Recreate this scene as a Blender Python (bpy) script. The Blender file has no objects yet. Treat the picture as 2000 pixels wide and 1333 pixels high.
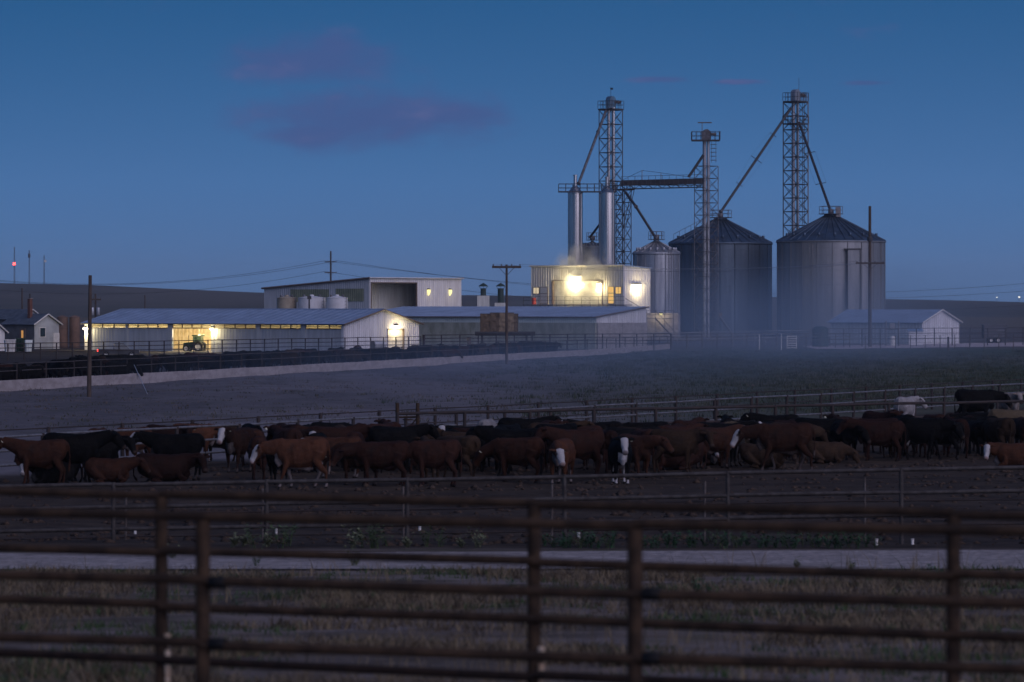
import bpy, math, random
import numpy as np
from mathutils import Vector, Matrix, Quaternion, noise as mnoise
R = math.radians
random.seed(7)
scene = bpy.context.scene

# ------------------------------------------------------------------ camera
CAMZ, F = 4.3, 7500.0           # eye height above the pens; focal length in photo pixels (2000 wide)
HY = 600.0                      # photo row of the horizon
cam_d = bpy.data.cameras.new('camera')
cam = bpy.data.objects.new('camera', cam_d); scene.collection.objects.link(cam)
cam.location = (0, 0, CAMZ); cam.rotation_euler = (R(90), 0, 0)
cam_d.sensor_width = 36; cam_d.lens = F / 2000 * 36
cam_d.shift_y = -(666.5 - HY) / 2000
cam_d.clip_start = .5; cam_d.clip_end = 20000
cam_d.dof.use_dof = True; cam_d.dof.focus_distance = 200; cam_d.dof.aperture_fstop = 3.4
scene.camera = cam

# ------------------------------------------------------------------ sky, afterglow, exposure
SUN_AZ = R(142)                 # clockwise from +Y: behind the camera, to its right
SUN_EL = R(-2.5)
w = bpy.data.worlds.new('World'); scene.world = w; w.use_nodes = True
nt = w.node_tree; nt.nodes.clear()
def N(t, kind, **kw):
    n = t.nodes.new(kind)
    for k, v in kw.items():
        if k.startswith('i_'): n.inputs[k[2:].replace('_', ' ')].default_value = v
        else: setattr(n, k, v)
    return n
def mth(t, op, a, b=None, clamp=False):
    n = t.nodes.new('ShaderNodeMath'); n.operation = op; n.use_clamp = clamp
    for i, v in enumerate((a, b)):
        if v is None: continue
        if isinstance(v, (int, float)): n.inputs[i].default_value = v
        else: t.links.new(v, n.inputs[i])
    return n.outputs[0]
def mixc(t, fac, a, b, blend='MIX'):
    n = t.nodes.new('ShaderNodeMix'); n.data_type = 'RGBA'; n.blend_type = blend
    for sock, v in ((n.inputs[0], fac), (n.inputs[6], a), (n.inputs[7], b)):
        if isinstance(v, (int, float)): sock.default_value = v
        elif isinstance(v, tuple): sock.default_value = v if len(v) == 4 else (*v, 1)
        else: t.links.new(v, sock)
    return n.outputs[2]
def maprange(t, v, a, b, c=0., d=1., smooth=True):
    n = t.nodes.new('ShaderNodeMapRange'); n.interpolation_type = 'SMOOTHSTEP' if smooth else 'LINEAR'
    t.links.new(v, n.inputs[0])
    for i, x in enumerate((a, b, c, d)): n.inputs[i + 1].default_value = x
    return n.outputs[0]
sky = N(nt, 'ShaderNodeTexSky', sky_type='NISHITA', sun_disc=False, sun_elevation=SUN_EL, sun_rotation=SUN_AZ,
        altitude=900, air_density=1.0, dust_density=0.6, ozone_density=3.0)
tc = N(nt, 'ShaderNodeTexCoord')
sep = N(nt, 'ShaderNodeSeparateXYZ'); nt.links.new(tc.outputs['Generated'], sep.inputs[0])
dx, dy, dz = sep.outputs
SKY_GAIN = (SKYG_R, SKYG_G, SKYG_B) = (.16, .30, .42)
tint = mixc(nt, 1.0, sky.outputs[0], (SKYG_R, SKYG_G, SKYG_B), 'MULTIPLY')
# dusk twilight: even blue light on top of the scattering model (blue hour)
ramp = N(nt, 'ShaderNodeValToRGB'); nt.links.new(mth(nt, 'SQRT', mth(nt, 'MAXIMUM', dz, 0.0)), ramp.inputs[0])
stops = ((.0, (.082, .165, .340)), (.11, (.080, .178, .385)), (.18, (.062, .168, .385)), (.28, (.018, .104, .268)), (.55, (.013, .054, .150)), (1.0, (.011, .036, .100)))
for i, (p_, c_) in enumerate(stops):
    e_ = ramp.color_ramp.elements[i] if i < 2 else ramp.color_ramp.elements.new(p_)
    e_.position = p_; e_.color = (*c_, 1)
blue = ramp.outputs[0]
base = mixc(nt, 1.0, blue, tint, 'ADD')
# clouds: soft purple banks, some where the photograph has them, thin streaks all round the sky
mp = N(nt, 'ShaderNodeMapping'); nt.links.new(tc.outputs['Generated'], mp.inputs[0]); mp.inputs['Scale'].default_value = (1, 1, 2.3)
nz = N(nt, 'ShaderNodeTexNoise', i_Scale=62., i_Detail=8., i_Roughness=.62); nt.links.new(mp.outputs[0], nz.inputs['Vector'])
nz2 = N(nt, 'ShaderNodeTexNoise', i_Scale=9., i_Detail=4., i_Roughness=.5); nt.links.new(mp.outputs[0], nz2.inputs['Vector'])
def blob(x0, z0, a, b):
    u = mth(nt, 'DIVIDE', mth(nt, 'SUBTRACT', dx, x0), a); v = mth(nt, 'DIVIDE', mth(nt, 'SUBTRACT', dz, z0), b)
    r = mth(nt, 'SQRT', mth(nt, 'ADD', mth(nt, 'MULTIPLY', u, u), mth(nt, 'MULTIPLY', v, v)))
    return mth(nt, 'MULTIPLY', mth(nt, 'SUBTRACT', 1.0, r), mth(nt, 'GREATER_THAN', dy, 0.0))
def dirpx(px, py): return (px - 1000) / F, (HY - py) / F
cl = None
for px, py, a, b in ((615, 118, 190, 62), (650, 95, 90, 40), (720, 232, 270, 76), (620, 262, 130, 50), (880, 225, 140, 40),
                     (1290, 157, 62, 8), (1440, 162, 55, 6), (1690, 165, 50, 6)):
    x0, z0 = dirpx(px, py); bb = blob(x0, z0, a / F * 1.3, b / F * 1.12)
    cl = bb if cl is None else mth(nt, 'MAXIMUM', cl, bb)
wide = mth(nt, 'SUBTRACT', mth(nt, 'MULTIPLY', nz2.outputs[0], 1.7), 1.12)
cl = mth(nt, 'MAXIMUM', cl, wide)
cl = mth(nt, 'ADD', cl, mth(nt, 'MULTIPLY', mth(nt, 'SUBTRACT', nz.outputs[0], .5), 1.35))
cmask = mth(nt, 'MULTIPLY', maprange(nt, cl, .05, .80), .86)
pink = maprange(nt, nz.outputs[0], .50, .78)
ccol = mixc(nt, pink, (0.056, 0.100, 0.266), (0.092, 0.116, 0.282))
final = mixc(nt, cmask, base, ccol)
bg = N(nt, 'ShaderNodeBackground', i_Strength=1.0); nt.links.new(final, bg.inputs[0])
out = N(nt, 'ShaderNodeOutputWorld'); nt.links.new(bg.outputs[0], out.inputs[0])
# the afterglow: one broad, weak, pinkish sun from behind the camera's right shoulder
sd = bpy.data.lights.new('sun', 'SUN'); so = bpy.data.objects.new('sun', sd); scene.collection.objects.link(so)
sd.energy = 1.5; sd.angle = R(80); sd.color = (.90, .80, 1.0)
el = R(30)
so.rotation_euler = (-Vector((math.sin(SUN_AZ) * math.cos(el), math.cos(SUN_AZ) * math.cos(el), math.sin(el)))).to_track_quat('-Z', 'Y').to_euler()
vs = scene.view_settings; vs.view_transform = 'Standard'; vs.look = 'None'; vs.exposure = 0; vs.gamma = 1; vs.use_curve_mapping = False
scene.render.engine = 'CYCLES'
scene.cycles.use_denoising = True
scene.cycles.volume_bounces = 0; scene.cycles.max_bounces = 6
scene.cycles.volume_step_rate = 2.0; scene.cycles.volume_max_steps = 128
scene.cycles.sample_clamp_indirect = 4

# ------------------------------------------------------------------ helpers
COL = scene.collection.objects
MESH = {}
def GZ(x, y):
    """ground height: a low rise by the camera, flat pens, the mill yard a little higher"""
    ks = ((-60, 1.6), (25, 1.55), (62, .085), (71, -.2), (80, -.5), (400, -.6), (440, -.4), (560, .15), (900, .3), (1300, .6))
    if y <= ks[0][0]: z = ks[0][1]
    elif y >= ks[-1][0]: z = ks[-1][1]
    else:
        for (a, za), (b, zb) in zip(ks, ks[1:]):
            if a <= y <= b: z = za + (zb - za) * (y - a) / (b - a); break
    return z
def P(px, py, d): return Vector(((px - 1000) * d / F, d, CAMZ - (py - HY) * d / F))
def Xp(px, d): return (px - 1000) * d / F
def Zp(py, d): return CAMZ - (py - HY) * d / F
def link(o, parent=None):
    COL.link(o)
    if parent is not None: o.parent = parent
    return o
def tag(o, label, cat, group=None):
    o['label'] = label; o['category'] = cat
    if group: o['group'] = group
    return o
def thing(name, label, cat, loc=(0, 0, 0), rz=0, group=None):
    o = bpy.data.objects.new(name, None); o.empty_display_size = .3
    o.location = loc; o.rotation_euler = (0, 0, rz); COL.link(o)
    return tag(o, label, cat, group)
def mesh_obj(name, verts, faces, mat, parent=None, smooth=False):
    me = bpy.data.meshes.new(name); me.from_pydata([tuple(v) for v in verts], [], faces); me.update()
    if smooth: me.polygons.foreach_set('use_smooth', [True] * len(me.polygons))
    me.materials.append(mat)
    return link(bpy.data.objects.new(name, me), parent)
def unit_cyl(mat, n=10, top=1.0):
    k = ('cyl', mat.name, n, top)
    if k not in MESH:
        vs = []; fs = []
        for i in range(n):
            a = 2 * math.pi * i / n; vs += [(math.cos(a), math.sin(a), 0), (math.cos(a) * top, math.sin(a) * top, 1)]
        for i in range(n): j = (i + 1) % n; fs.append((2 * i, 2 * j, 2 * j + 1, 2 * i + 1))
        fs.append(tuple(range(2 * n - 2, -1, -2))); fs.append(tuple(range(1, 2 * n, 2)))
        me = bpy.data.meshes.new('bar'); me.from_pydata(vs, [], fs); me.update()
        sm = [True] * n + [False, False] if n > 6 else [False] * (n + 2)
        me.polygons.foreach_set('use_smooth', sm); me.materials.append(mat); MESH[k] = me
    return MESH[k]
def bar(name, p0, p1, r, mat, parent=None, n=8, top=1.0):
    p0 = Vector(p0); p1 = Vector(p1); d = p1 - p0
    o = bpy.data.objects.new(name, unit_cyl(mat, n, top))
    o.location = p0; o.rotation_mode = 'QUATERNION'; o.rotation_quaternion = d.to_track_quat('Z', 'Y'); o.scale = (r, r, d.length)
    return link(o, parent)
def unit_box(mat):
    k = ('box', mat.name)
    if k not in MESH:
        vs = [(x, y, z) for x in (-.5, .5) for y in (-.5, .5) for z in (-.5, .5)]
        fs = [(0, 1, 3, 2), (4, 6, 7, 5), (0, 4, 5, 1), (2, 3, 7, 6), (0, 2, 6, 4), (1, 5, 7, 3)]
        me = bpy.data.meshes.new('block'); me.from_pydata(vs, [], fs); me.update(); me.materials.append(mat); MESH[k] = me
    return MESH[k]
def box(name, lo, hi, mat, parent=None, rz=0):
    o = bpy.data.objects.new(name, unit_box(mat)); lo = Vector(lo); hi = Vector(hi)
    o.location = (lo + hi) / 2; o.scale = tuple(max(abs(v), 1e-4) for v in (hi - lo)); o.rotation_euler = (0, 0, rz)
    return link(o, parent)
def lathe(name, prof, mat, parent=None, n=40, loc=(0, 0, 0), smooth=True, arc=2 * math.pi):
    vs = []; fs = []; m = len(prof)
    for i in range(n):
        a = arc * i / n
        for r, z in prof: vs.append((r * math.cos(a), r * math.sin(a), z))
    for i in range(n):
        j = (i + 1) % n
        for k in range(m - 1): fs.append((i * m + k, j * m + k, j * m + k + 1, i * m + k + 1))
    o = mesh_obj(name, vs, fs, mat, parent, smooth)
    if smooth: o.data.set_sharp_from_angle(angle=R(35))
    o.location = loc
    return o
def tube(name, pts, r, mat, parent=None, n=6):
    vs = []; fs = []; pts = [Vector(p) for p in pts]
    for i, p in enumerate(pts):
        d = (pts[min(i + 1, len(pts) - 1)] - pts[max(i - 1, 0)]).normalized()
        q = d.to_track_quat('Z', 'Y')
        for k in range(n):
            a = 2 * math.pi * k / n; vs.append(p + q @ Vector((r * math.cos(a), r * math.sin(a), 0)))
    for i in range(len(pts) - 1):
        for k in range(n):
            l = (k + 1) % n; fs.append((i * n + k, i * n + l, (i + 1) * n + l, (i + 1) * n + k))
    fs.append(tuple(range(n - 1, -1, -1))); b = (len(pts) - 1) * n; fs.append(tuple(range(b, b + n)))
    return mesh_obj(name, vs, fs, mat, parent, True)
def wire(name, label, p0, p1, sag, r, mat, group=None):
    p0 = Vector(p0); p1 = Vector(p1); n = 16
    pts = [p0.lerp(p1, i / n) - Vector((0, 0, sag * 4 * (i / n) * (1 - i / n))) for i in range(n + 1)]
    o = tube(name, [p - p0 for p in pts], r, mat, None, 4); o.location = p0
    return tag(o, label, 'wire', group)

# ------------------------------------------------------------------ materials
def pmat(name, c1, c2=None, scale=3., rough=.85, metal=0., bump=0., bscale=None, stretch=(1, 1, 1), lo=.35, hi=.65, spec=.3):
    m = bpy.data.materials.new(name); m.use_nodes = True; t = m.node_tree
    b = t.nodes['Principled BSDF']; b.inputs['Roughness'].default_value = rough; b.inputs['Metallic'].default_value = metal
    b.inputs['Specular IOR Level'].default_value = spec
    geo = N(t, 'ShaderNodeNewGeometry'); mpn = N(t, 'ShaderNodeMapping'); mpn.inputs['Scale'].default_value = stretch
    t.links.new(geo.outputs['Position'], mpn.inputs[0])
    c2 = c2 or tuple(v * .72 for v in c1)
    nz = N(t, 'ShaderNodeTexNoise', i_Scale=scale, i_Detail=7., i_Roughness=.62); t.links.new(mpn.outputs[0], nz.inputs['Vector'])
    f = maprange(t, nz.outputs[0], lo, hi)
    t.links.new(mixc(t, f, c1, c2), b.inputs['Base Color'])
    rr = mth(t, 'ADD', mth(t, 'MULTIPLY', f, .15), rough - .08, True); t.links.new(rr, b.inputs['Roughness'])
    if bump:
        nb = N(t, 'ShaderNodeTexNoise', i_Scale=bscale or scale * 4, i_Detail=5.); t.links.new(mpn.outputs[0], nb.inputs['Vector'])
        bp = N(t, 'ShaderNodeBump', i_Strength=1.0, i_Distance=bump); t.links.new(nb.outputs[0], bp.inputs['Height'])
        t.links.new(bp.outputs[0], b.inputs['Normal'])
    return m
def emat(name, col, strength):
    m = bpy.data.materials.new(name); m.use_nodes = True; t = m.node_tree; t.nodes.clear()
    e = N(t, 'ShaderNodeEmission', i_Strength=strength); e.inputs[0].default_value = (*col, 1)
    o = N(t, 'ShaderNodeOutputMaterial'); t.links.new(e.outputs[0], o.inputs[0]); return m
M = {}
M['rust'] = pmat('rusty_pipe', (.072, .042, .023), (.028, .018, .012), 5., .82, .15, .002, 60.)
M['rust_dark'] = pmat('dark_rusty_pipe', (.032, .018, .011), (.016, .011, .009), 8., .85, .1, .002, 60.)
M['collar'] = pmat('black_sleeve', (.005, .005, .005), (.009, .008, .008), 20., .6)
M['pale_paint'] = pmat('pale_paint', (.55, .45, .34), (.38, .25, .15), 14., .7)
M['white_paint'] = pmat('white_paint', (.72, .70, .66), (.55, .52, .47), 6., .6)
M['pipe_grey'] = pmat('weathered_grey_pipe', (.15, .13, .12), (.09, .07, .06), 6., .65, .4)
M['pipe_dark'] = pmat('dark_pipe', (.035, .03, .03), (.06, .045, .04), 5., .8, .2)
M['pipe_dull'] = pmat('dull_pipe', (.085, .075, .07), (.05, .043, .04), 6., .75, .3)
M['pipe_pale'] = pmat('galvanised_pipe', (.27, .26, .265), (.17, .155, .15), 5., .5, .5)
M['galv'] = pmat('galvanised_sheet', (.42, .43, .45), (.30, .31, .34), .5, .5, .75, 0, None, (3, 3, .25))
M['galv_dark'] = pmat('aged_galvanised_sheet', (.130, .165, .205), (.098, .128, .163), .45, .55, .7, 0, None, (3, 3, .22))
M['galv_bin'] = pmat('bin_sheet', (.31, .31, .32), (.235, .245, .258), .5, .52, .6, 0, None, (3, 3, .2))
M['bin_roof'] = pmat('bin_roof_sheet', (.11, .155, .21), (.07, .10, .14), .6, .5, .75)
M['steel_silo'] = pmat('stainless_silo', (.52, .49, .48), (.40, .38, .375), .7, .27, .95, 0, None, (2, 2, .1))
M['steel_dark'] = pmat('dark_steel', (.06, .062, .07), (.10, .095, .095), 2., .65, .6)
M['steel_mid'] = pmat('steel_frame', (.17, .17, .185), (.11, .10, .10), 2., .6, .6)
M['steel_rusty'] = pmat('rusting_steel', (.26, .17, .10), (.15, .13, .125), 1.2, .7, .3)
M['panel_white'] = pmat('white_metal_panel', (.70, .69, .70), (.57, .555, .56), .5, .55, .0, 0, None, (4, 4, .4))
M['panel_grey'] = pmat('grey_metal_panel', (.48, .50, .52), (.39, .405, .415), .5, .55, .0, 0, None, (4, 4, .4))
M['panel_cream'] = pmat('cream_metal_panel', (.66, .65, .58), (.52, .50, .44), .5, .55, .0, 0, None, (4, 4, .4))
M['panel_green'] = pmat('pale_green_panel', (.76, .80, .74), (.66, .70, .65), .6, .55)
M['louvre'] = pmat('olive_translucent_panel', (.23, .25, .16), (.17, .19, .13), .8, .7)
M['roof_sky_tint'] = pmat('pale_roof_sheet', (.36, .44, .56), (.28, .35, .46), .4, .45, .35, 0, None, (1, 1, 4))  # grey sheet; the sky's blue reflection is mixed into its base colour
M['trim_brown'] = pmat('brown_trim', (.17, .13, .11), None, 2., .6)
M['trim_dark'] = pmat('dark_trim', (.05, .05, .055), None, 2., .6)
M['concrete'] = pmat('concrete', (.36, .33, .32), (.25, .225, .215), 1.6, .9, 0, .01, 12.)
M['concrete_pale'] = pmat('pale_concrete_bunk', (.40, .35, .34), (.29, .25, .24), .9, .9, 0, .01, 12., (1, 1, 3))
M['concrete_dirty'] = pmat('stained_concrete', (.46, .45, .36), (.30, .30, .23), .9, .9, 0, .01, 10., (1, 1, .5))
M['wood_pole'] = pmat('weathered_pole', (.10, .075, .06), (.055, .042, .035), 3., .9, 0, .004, 20., (4, 4, .3))
M['wood'] = pmat('plywood', (.66, .54, .36), (.50, .38, .22), 1.6, .8)
M['hay'] = pmat('hay', (.15, .105, .065), (.08, .055, .035), 3.5, .95, 0, .05, 14.)
M['hay_pale'] = pmat('pale_hay', (.27, .20, .125), (.15, .105, .065), 3.5, .95, 0, .05, 14.)
M['tank_white'] = pmat('white_tank', (.70, .69, .69), (.58, .57, .57), .8, .5)
M['tank_tan'] = pmat('tan_tank', (.40, .34, .25), (.28, .23, .17), .9, .6)
M['tank_brown'] = pmat('brown_tank', (.20, .12, .085), (.13, .085, .065), .8, .75)
M['stack_green'] = pmat('dark_green_stack', (.035, .06, .05), None, 2., .6)
M['red'] = pmat('red_paint', (.45, .05, .03), None, 3., .5)
M['green'] = pmat('green_paint', (.018, .045, .030), None, 3., .45)
M['tyre'] = pmat('tyre_rubber', (.018, .018, .018), None, 5., .9)
M['glass_dark'] = pmat('dark_glass', (.03, .05, .06), None, 2., .12, 0, 0, None, (1, 1, 1), .35, .65, .6)
M['brick_red'] = pmat('chimney_brick', (.15, .065, .05), (.10, .045, .035), 3., .9)
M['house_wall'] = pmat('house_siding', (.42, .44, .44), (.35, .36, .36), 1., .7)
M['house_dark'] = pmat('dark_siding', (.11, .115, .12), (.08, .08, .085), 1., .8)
M['shingle'] = pmat('slate_roof', (.09, .11, .14), (.06, .075, .095), 1.5, .7)
M['wire'] = pmat('wire', (.05, .05, .055), None, 1., .6, .3)
M['wire_pale'] = pmat('pale_wire', (.55, .55, .58), None, 1., .5, .3)
M['dung'] = pmat('dung', (.07, .045, .03), (.035, .025, .02), 12., .95, 0, .02, 30.)
WARM = (1.0, .80, .42)
M['lamp'] = emat('lamp_glass', (1.0, .86, .52), 14.)
M['lamp_dim'] = emat('dim_lamp_glass', (1.0, .88, .35), 1.6)
M['lit_amber'] = emat('lit_amber_pane', (1.0, .60, .17), 1.0)
M['lit_pale'] = emat('lit_pale_pane', (1.0, .82, .55), .62)
M['lit_small'] = emat('small_lit_pane', (1.0, .50, .16), .5)
M['red_light'] = emat('red_light', (1.0, .05, .04), 9.)
M['far_light'] = emat('far_light', (1.0, .93, .78), 1.6)
m = bpy.data.materials.new('fibreglass_pane'); m.use_nodes = True; t = m.node_tree; t.nodes.clear()
tr = N(t, 'ShaderNodeBsdfTranslucent'); tr.inputs[0].default_value = (.9, .85, .68, 1)
df = N(t, 'ShaderNodeBsdfDiffuse'); df.inputs[0].default_value = (.5, .5, .48, 1)
mx = N(t, 'ShaderNodeMixShader'); mx.inputs[0].default_value = .25; t.links.new(tr.outputs[0], mx.inputs[1]); t.links.new(df.outputs[0], mx.inputs[2])
o_ = N(t, 'ShaderNodeOutputMaterial'); t.links.new(mx.outputs[0], o_.inputs[0]); M['pane'] = m
def point_light(parent, loc, energy, radius=.15, color=WARM):
    l = bpy.data.lights.new('lamp_light', 'POINT'); l.energy = energy; l.shadow_soft_size = radius; l.color = color
    o = bpy.data.objects.new('lamp_light', l); o.location = loc; return link(o, parent)

# ------------------------------------------------------------------ ground, roads, hills
def ground_mat():
    m = bpy.data.materials.new('ground_soil_and_grass'); m.use_nodes = True; t = m.node_tree; b = t.nodes['Principled BSDF']
    b.inputs['Roughness'].default_value = .95; b.inputs['Specular IOR Level'].default_value = .1
    g = N(t, 'ShaderNodeNewGeometry'); s = N(t, 'ShaderNodeSeparateXYZ'); t.links.new(g.outputs['Position'], s.inputs[0]); x, y, z = s.outputs
    def nz(sc, det=6., st=(1, 1, 1)):
        mp = N(t, 'ShaderNodeMapping'); mp.inputs['Scale'].default_value = st; t.links.new(g.outputs['Position'], mp.inputs[0])
        n = N(t, 'ShaderNodeTexNoise', i_Scale=sc, i_Detail=det, i_Roughness=.65); t.links.new(mp.outputs[0], n.inputs['Vector']); return n.outputs[0]
    n1, n2, n3 = nz(.9), nz(.22), nz(5.)
    nbig = nz(.035, 5., (1, .45, 1)); nstreak = nz(.06, 6., (1, .22, 1))
    # near field: dry grass with bare soil and green tufts
    nlay = nz(.5, 6., (.35, 1.2, 1)); near = mixc(t, maprange(t, nlay, .42, .60), (.175, .148, .138), (.058, .046, .035)); near = mixc(t, maprange(t, n1, .45, .7, 0, .6), near, (.14, .10, .066))
    near = mixc(t, maprange(t, n2, .56, .70), near, (.060, .065, .032))
    near = mixc(t, maprange(t, n3, .35, .75, 0, .4), near, (.24, .20, .165))
    pen = mixc(t, maprange(t, n1, .35, .65), (.066, .048, .035), (.034, .025, .019))
    pen = mixc(t, maprange(t, n3, .45, .8, 0, .5), pen, (.098, .074, .058)); ruts = nz(1.1, 5., (.16, 1.5, 1)); pen = mixc(t, maprange(t, ruts, .52, .66, 0, .8), pen, (.010, .008, .007))
    dirt = mixc(t, maprange(t, nstreak, .40, .60), (.160, .148, .160), (.090, .086, .092))
    dirt = mixc(t, maprange(t, n2, .50, .72, 0, .7), dirt, (.06, .062, .045))
    dirt = mixc(t, maprange(t, n1, .4, .75, 0, .5), dirt, (.22, .19, .20))
    grass = mixc(t, maprange(t, nstreak, .38, .62), (.050, .066, .042), (.090, .088, .066))
    grass = mixc(t, maprange(t, n2, .52, .72, 0, .6), grass, (.036, .048, .032))
    yard = mixc(t, maprange(t, n2, .38, .62), (.125, .11, .105), (.075, .066, .062))
    corral = mixc(t, maprange(t, n2, .38, .62), (.05, .042, .04), (.03, .026, .026))
    wob = mth(t, 'MULTIPLY', mth(t, 'SUBTRACT', nbig, .5), 16.)
    gmask = maprange(t, mth(t, 'ADD', x, mth(t, 'ADD', wob, mth(t, 'MULTIPLY', n2, 8.))), -3., 24.)
    past = mixc(t, gmask, dirt, grass)
    # pens in front of the camera end along the angled back fence
    edge = mth(t, 'SUBTRACT', y, mth(t, 'ADD', mth(t, 'MULTIPLY', x, 1.9), 137.))
    pm = maprange(t, mth(t, 'ADD', edge, mth(t, 'MULTIPLY', wob, .25)), -3., 4.)
    far = mixc(t, pm, pen, past)
    nm = maprange(t, mth(t, 'ADD', y, mth(t, 'MULTIPLY', n1, 1.5)), 70.5, 74.)
    c = mixc(t, nm, near, far)
    # corral behind the feed bunk
    be = mth(t, 'SUBTRACT', y, mth(t, 'ADD', mth(t, 'MULTIPLY', x, 4.44), 357.))
    cm = mth(t, 'MULTIPLY', maprange(t, be, -1.5, 1.5), mth(t, 'LESS_THAN', x, 12.))
    c = mixc(t, cm, c, corral)
    c = mixc(t, maprange(t, mth(t, 'ADD', y, wob), 425., 450.), c, yard)
    c = mixc(t, maprange(t, mth(t, 'ADD', y, wob), 640., 760.), c, (.12, .10, .075))
    t.links.new(c, b.inputs['Base Color'])
    bp = N(t, 'ShaderNodeBump', i_Strength=.9, i_Distance=.10); t.links.new(mth(t, 'ADD', n1, mth(t, 'MULTIPLY', n3, .35)), bp.inputs['Height']); t.links.new(bp.outputs[0], b.inputs['Normal'])
    return m
def sheet(name, xs, ys, zf, mat, kind='structure'):
    vs = []; fs = []; nx = len(xs)
    for yv in ys:
        for xv in xs:
            vs.append((xv, yv, zf(xv, yv)))
    for j in range(len(ys) - 1):
        for i in range(nx - 1): fs.append((j * nx + i, j * nx + i + 1, (j + 1) * nx + i + 1, (j + 1) * nx + i))
    o = mesh_obj(name, vs, fs, mat, None, True); o['kind'] = kind; return o
def rough(x, y):
    k = .07 if y < 60 else (.035 if y < 75 else .10)
    fade = 1.0 if y < 420 else 0.
    if 60 < y < 73: k = .012
    if 74 <= y < 140: k = .06 + .05 * mnoise.noise(Vector((x * 3.1, y * 2.3, 9.)))
    return GZ(x, y) + fade * k * (mnoise.noise(Vector((x * .55, y * .4, 1.3))) + .5 * mnoise.noise(Vector((x * 1.5, y * 1.1, 4.))))
xs = sorted(set([-6000, -3000, -1500, -800, -400, -200, -120, -80, -60, -50] + [v * .5 for v in range(-80, 81)] + [50, 60, 80, 120, 200, 400, 800, 1500, 3000, 6000]))
ys = [-400, -100, -30, 0, 10, 16] + [18 + .5 * i for i in range(130)] + [83 + .5 * i for i in range(110)] + [138 + 1.5 * i for i in range(24)] + [174 + 5 * i for i in range(50)] + [430, 440, 470, 500, 530, 560, 700, 900, 1300, 2000, 4000, 9000]
ground = sheet('ground', xs, ys, rough, ground_mat())
def gravel_mat():
    m = bpy.data.materials.new('pale_gravel'); m.use_nodes = True; t = m.node_tree; b = t.nodes['Principled BSDF']
    b.inputs['Roughness'].default_value = .95; b.inputs['Specular IOR Level'].default_value = .1
    g = N(t, 'ShaderNodeNewGeometry')
    v = N(t, 'ShaderNodeTexVoronoi', i_Scale=7.); t.links.new(g.outputs['Position'], v.inputs['Vector'])
    n = N(t, 'ShaderNodeTexNoise', i_Scale=.8, i_Detail=6.); t.links.new(g.outputs['Position'], n.inputs['Vector'])
    sp = N(t, 'ShaderNodeSeparateColor'); t.links.new(v.outputs['Color'], sp.inputs[0])
    c = mixc(t, sp.outputs[0], (.19, .17, .165), (.42, .375, .365)); c = mixc(t, maprange(t, n.outputs[0], .4, .65, 0, .6), c, (.24, .21, .20))
    t.links.new(c, b.inputs['Base Color'])
    bp = N(t, 'ShaderNodeBump', i_Strength=1., i_Distance=.04); t.links.new(v.outputs['Distance'], bp.inputs['Height']); t.links.new(bp.outputs[0], b.inputs['Normal'])
    return m
M['gravel'] = gravel_mat()
def strip(name, path_lo, path_hi, dz, mat, nx=90, ny=6, wob=.25):
    vs = []; fs = []
    for i in range(nx + 1):
        a = Vector(path_lo[0]).lerp(Vector(path_lo[1]), i / nx); b = Vector(path_hi[0]).lerp(Vector(path_hi[1]), i / nx)
        a.y += wob * mnoise.noise(Vector((i * .35, 1, 0))); b.y += wob * mnoise.noise(Vector((i * .35, 7, 0)))
        for j in range(ny + 1):
            p = a.lerp(b, j / ny); vs.append((p.x, p.y, GZ(p.x, p.y) + dz))
    for i in range(nx):
        for j in range(ny): k = i * (ny + 1) + j; fs.append((k, k + ny + 1, k + ny + 2, k + 1))
    o = mesh_obj(name, vs, fs, mat, None, True); o['kind'] = 'structure'; return o
strip('gravel_road', ((-40, 60.2, 0), (40, 61.2, 0)), ((-40, 66.2, 0), (40, 73.2, 0)), .024, M['gravel'])
M['track'] = pmat('dirt_track', (.46, .38, .38), (.34, .28, .28), .25, .95, 0, .03, 2.)
strip('dirt_road', ((34, 428, 0), (120, 500, 0)), ((34, 452, 0), (120, 540, 0)), .05, M['track'], wob=3.)
hill_pts = ((-4000, 560), (-900, 541), (-300, 548), (0, 553), (170, 556), (300, 563), (515, 571), (700, 575), (900, 577), (1040, 579), (1500, 581), (1730, 583), (1850, 586), (2000, 592), (2400, 596), (5000, 590))
def ridge(px):
    for (a, ya), (b, yb) in zip(hill_pts, hill_pts[1:]):
        if a <= px <= b: s = (px - a) / (b - a); return ya + (yb - ya) * s
    return 590
hv = []; hf = []; DS = (1150, 1500, 1850, 2200, 2600, 3000, 3600); HT = (0., .1, .32, .66, 1., .97, .5); hx = list(range(-4000, 5001, 60))
for px in hx:
    zr = Zp(ridge(px), 2600)
    for d, h in zip(DS, HT):
        x = (px - 1000) * 2600 / F
        hv.append((x, d, .3 + (zr - .3) * h + (h * 1.2 * mnoise.noise(Vector((x * .011, d * .004, 0))) if 0 < h else -1)))
for i in range(len(hx) - 1):
    for j in range(len(DS) - 1): k = i * len(DS) + j; hf.append((k, k + len(DS), k + len(DS) + 1, k + 1))
M['hill'] = pmat('dry_hill_grass', (.085, .072, .052), (.045, .043, .034), .006, .95, 0, 0, None, (1, .35, 6))
hl = mesh_obj('hills', hv, hf, M['hill'], None, True); hl['kind'] = 'structure'

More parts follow.
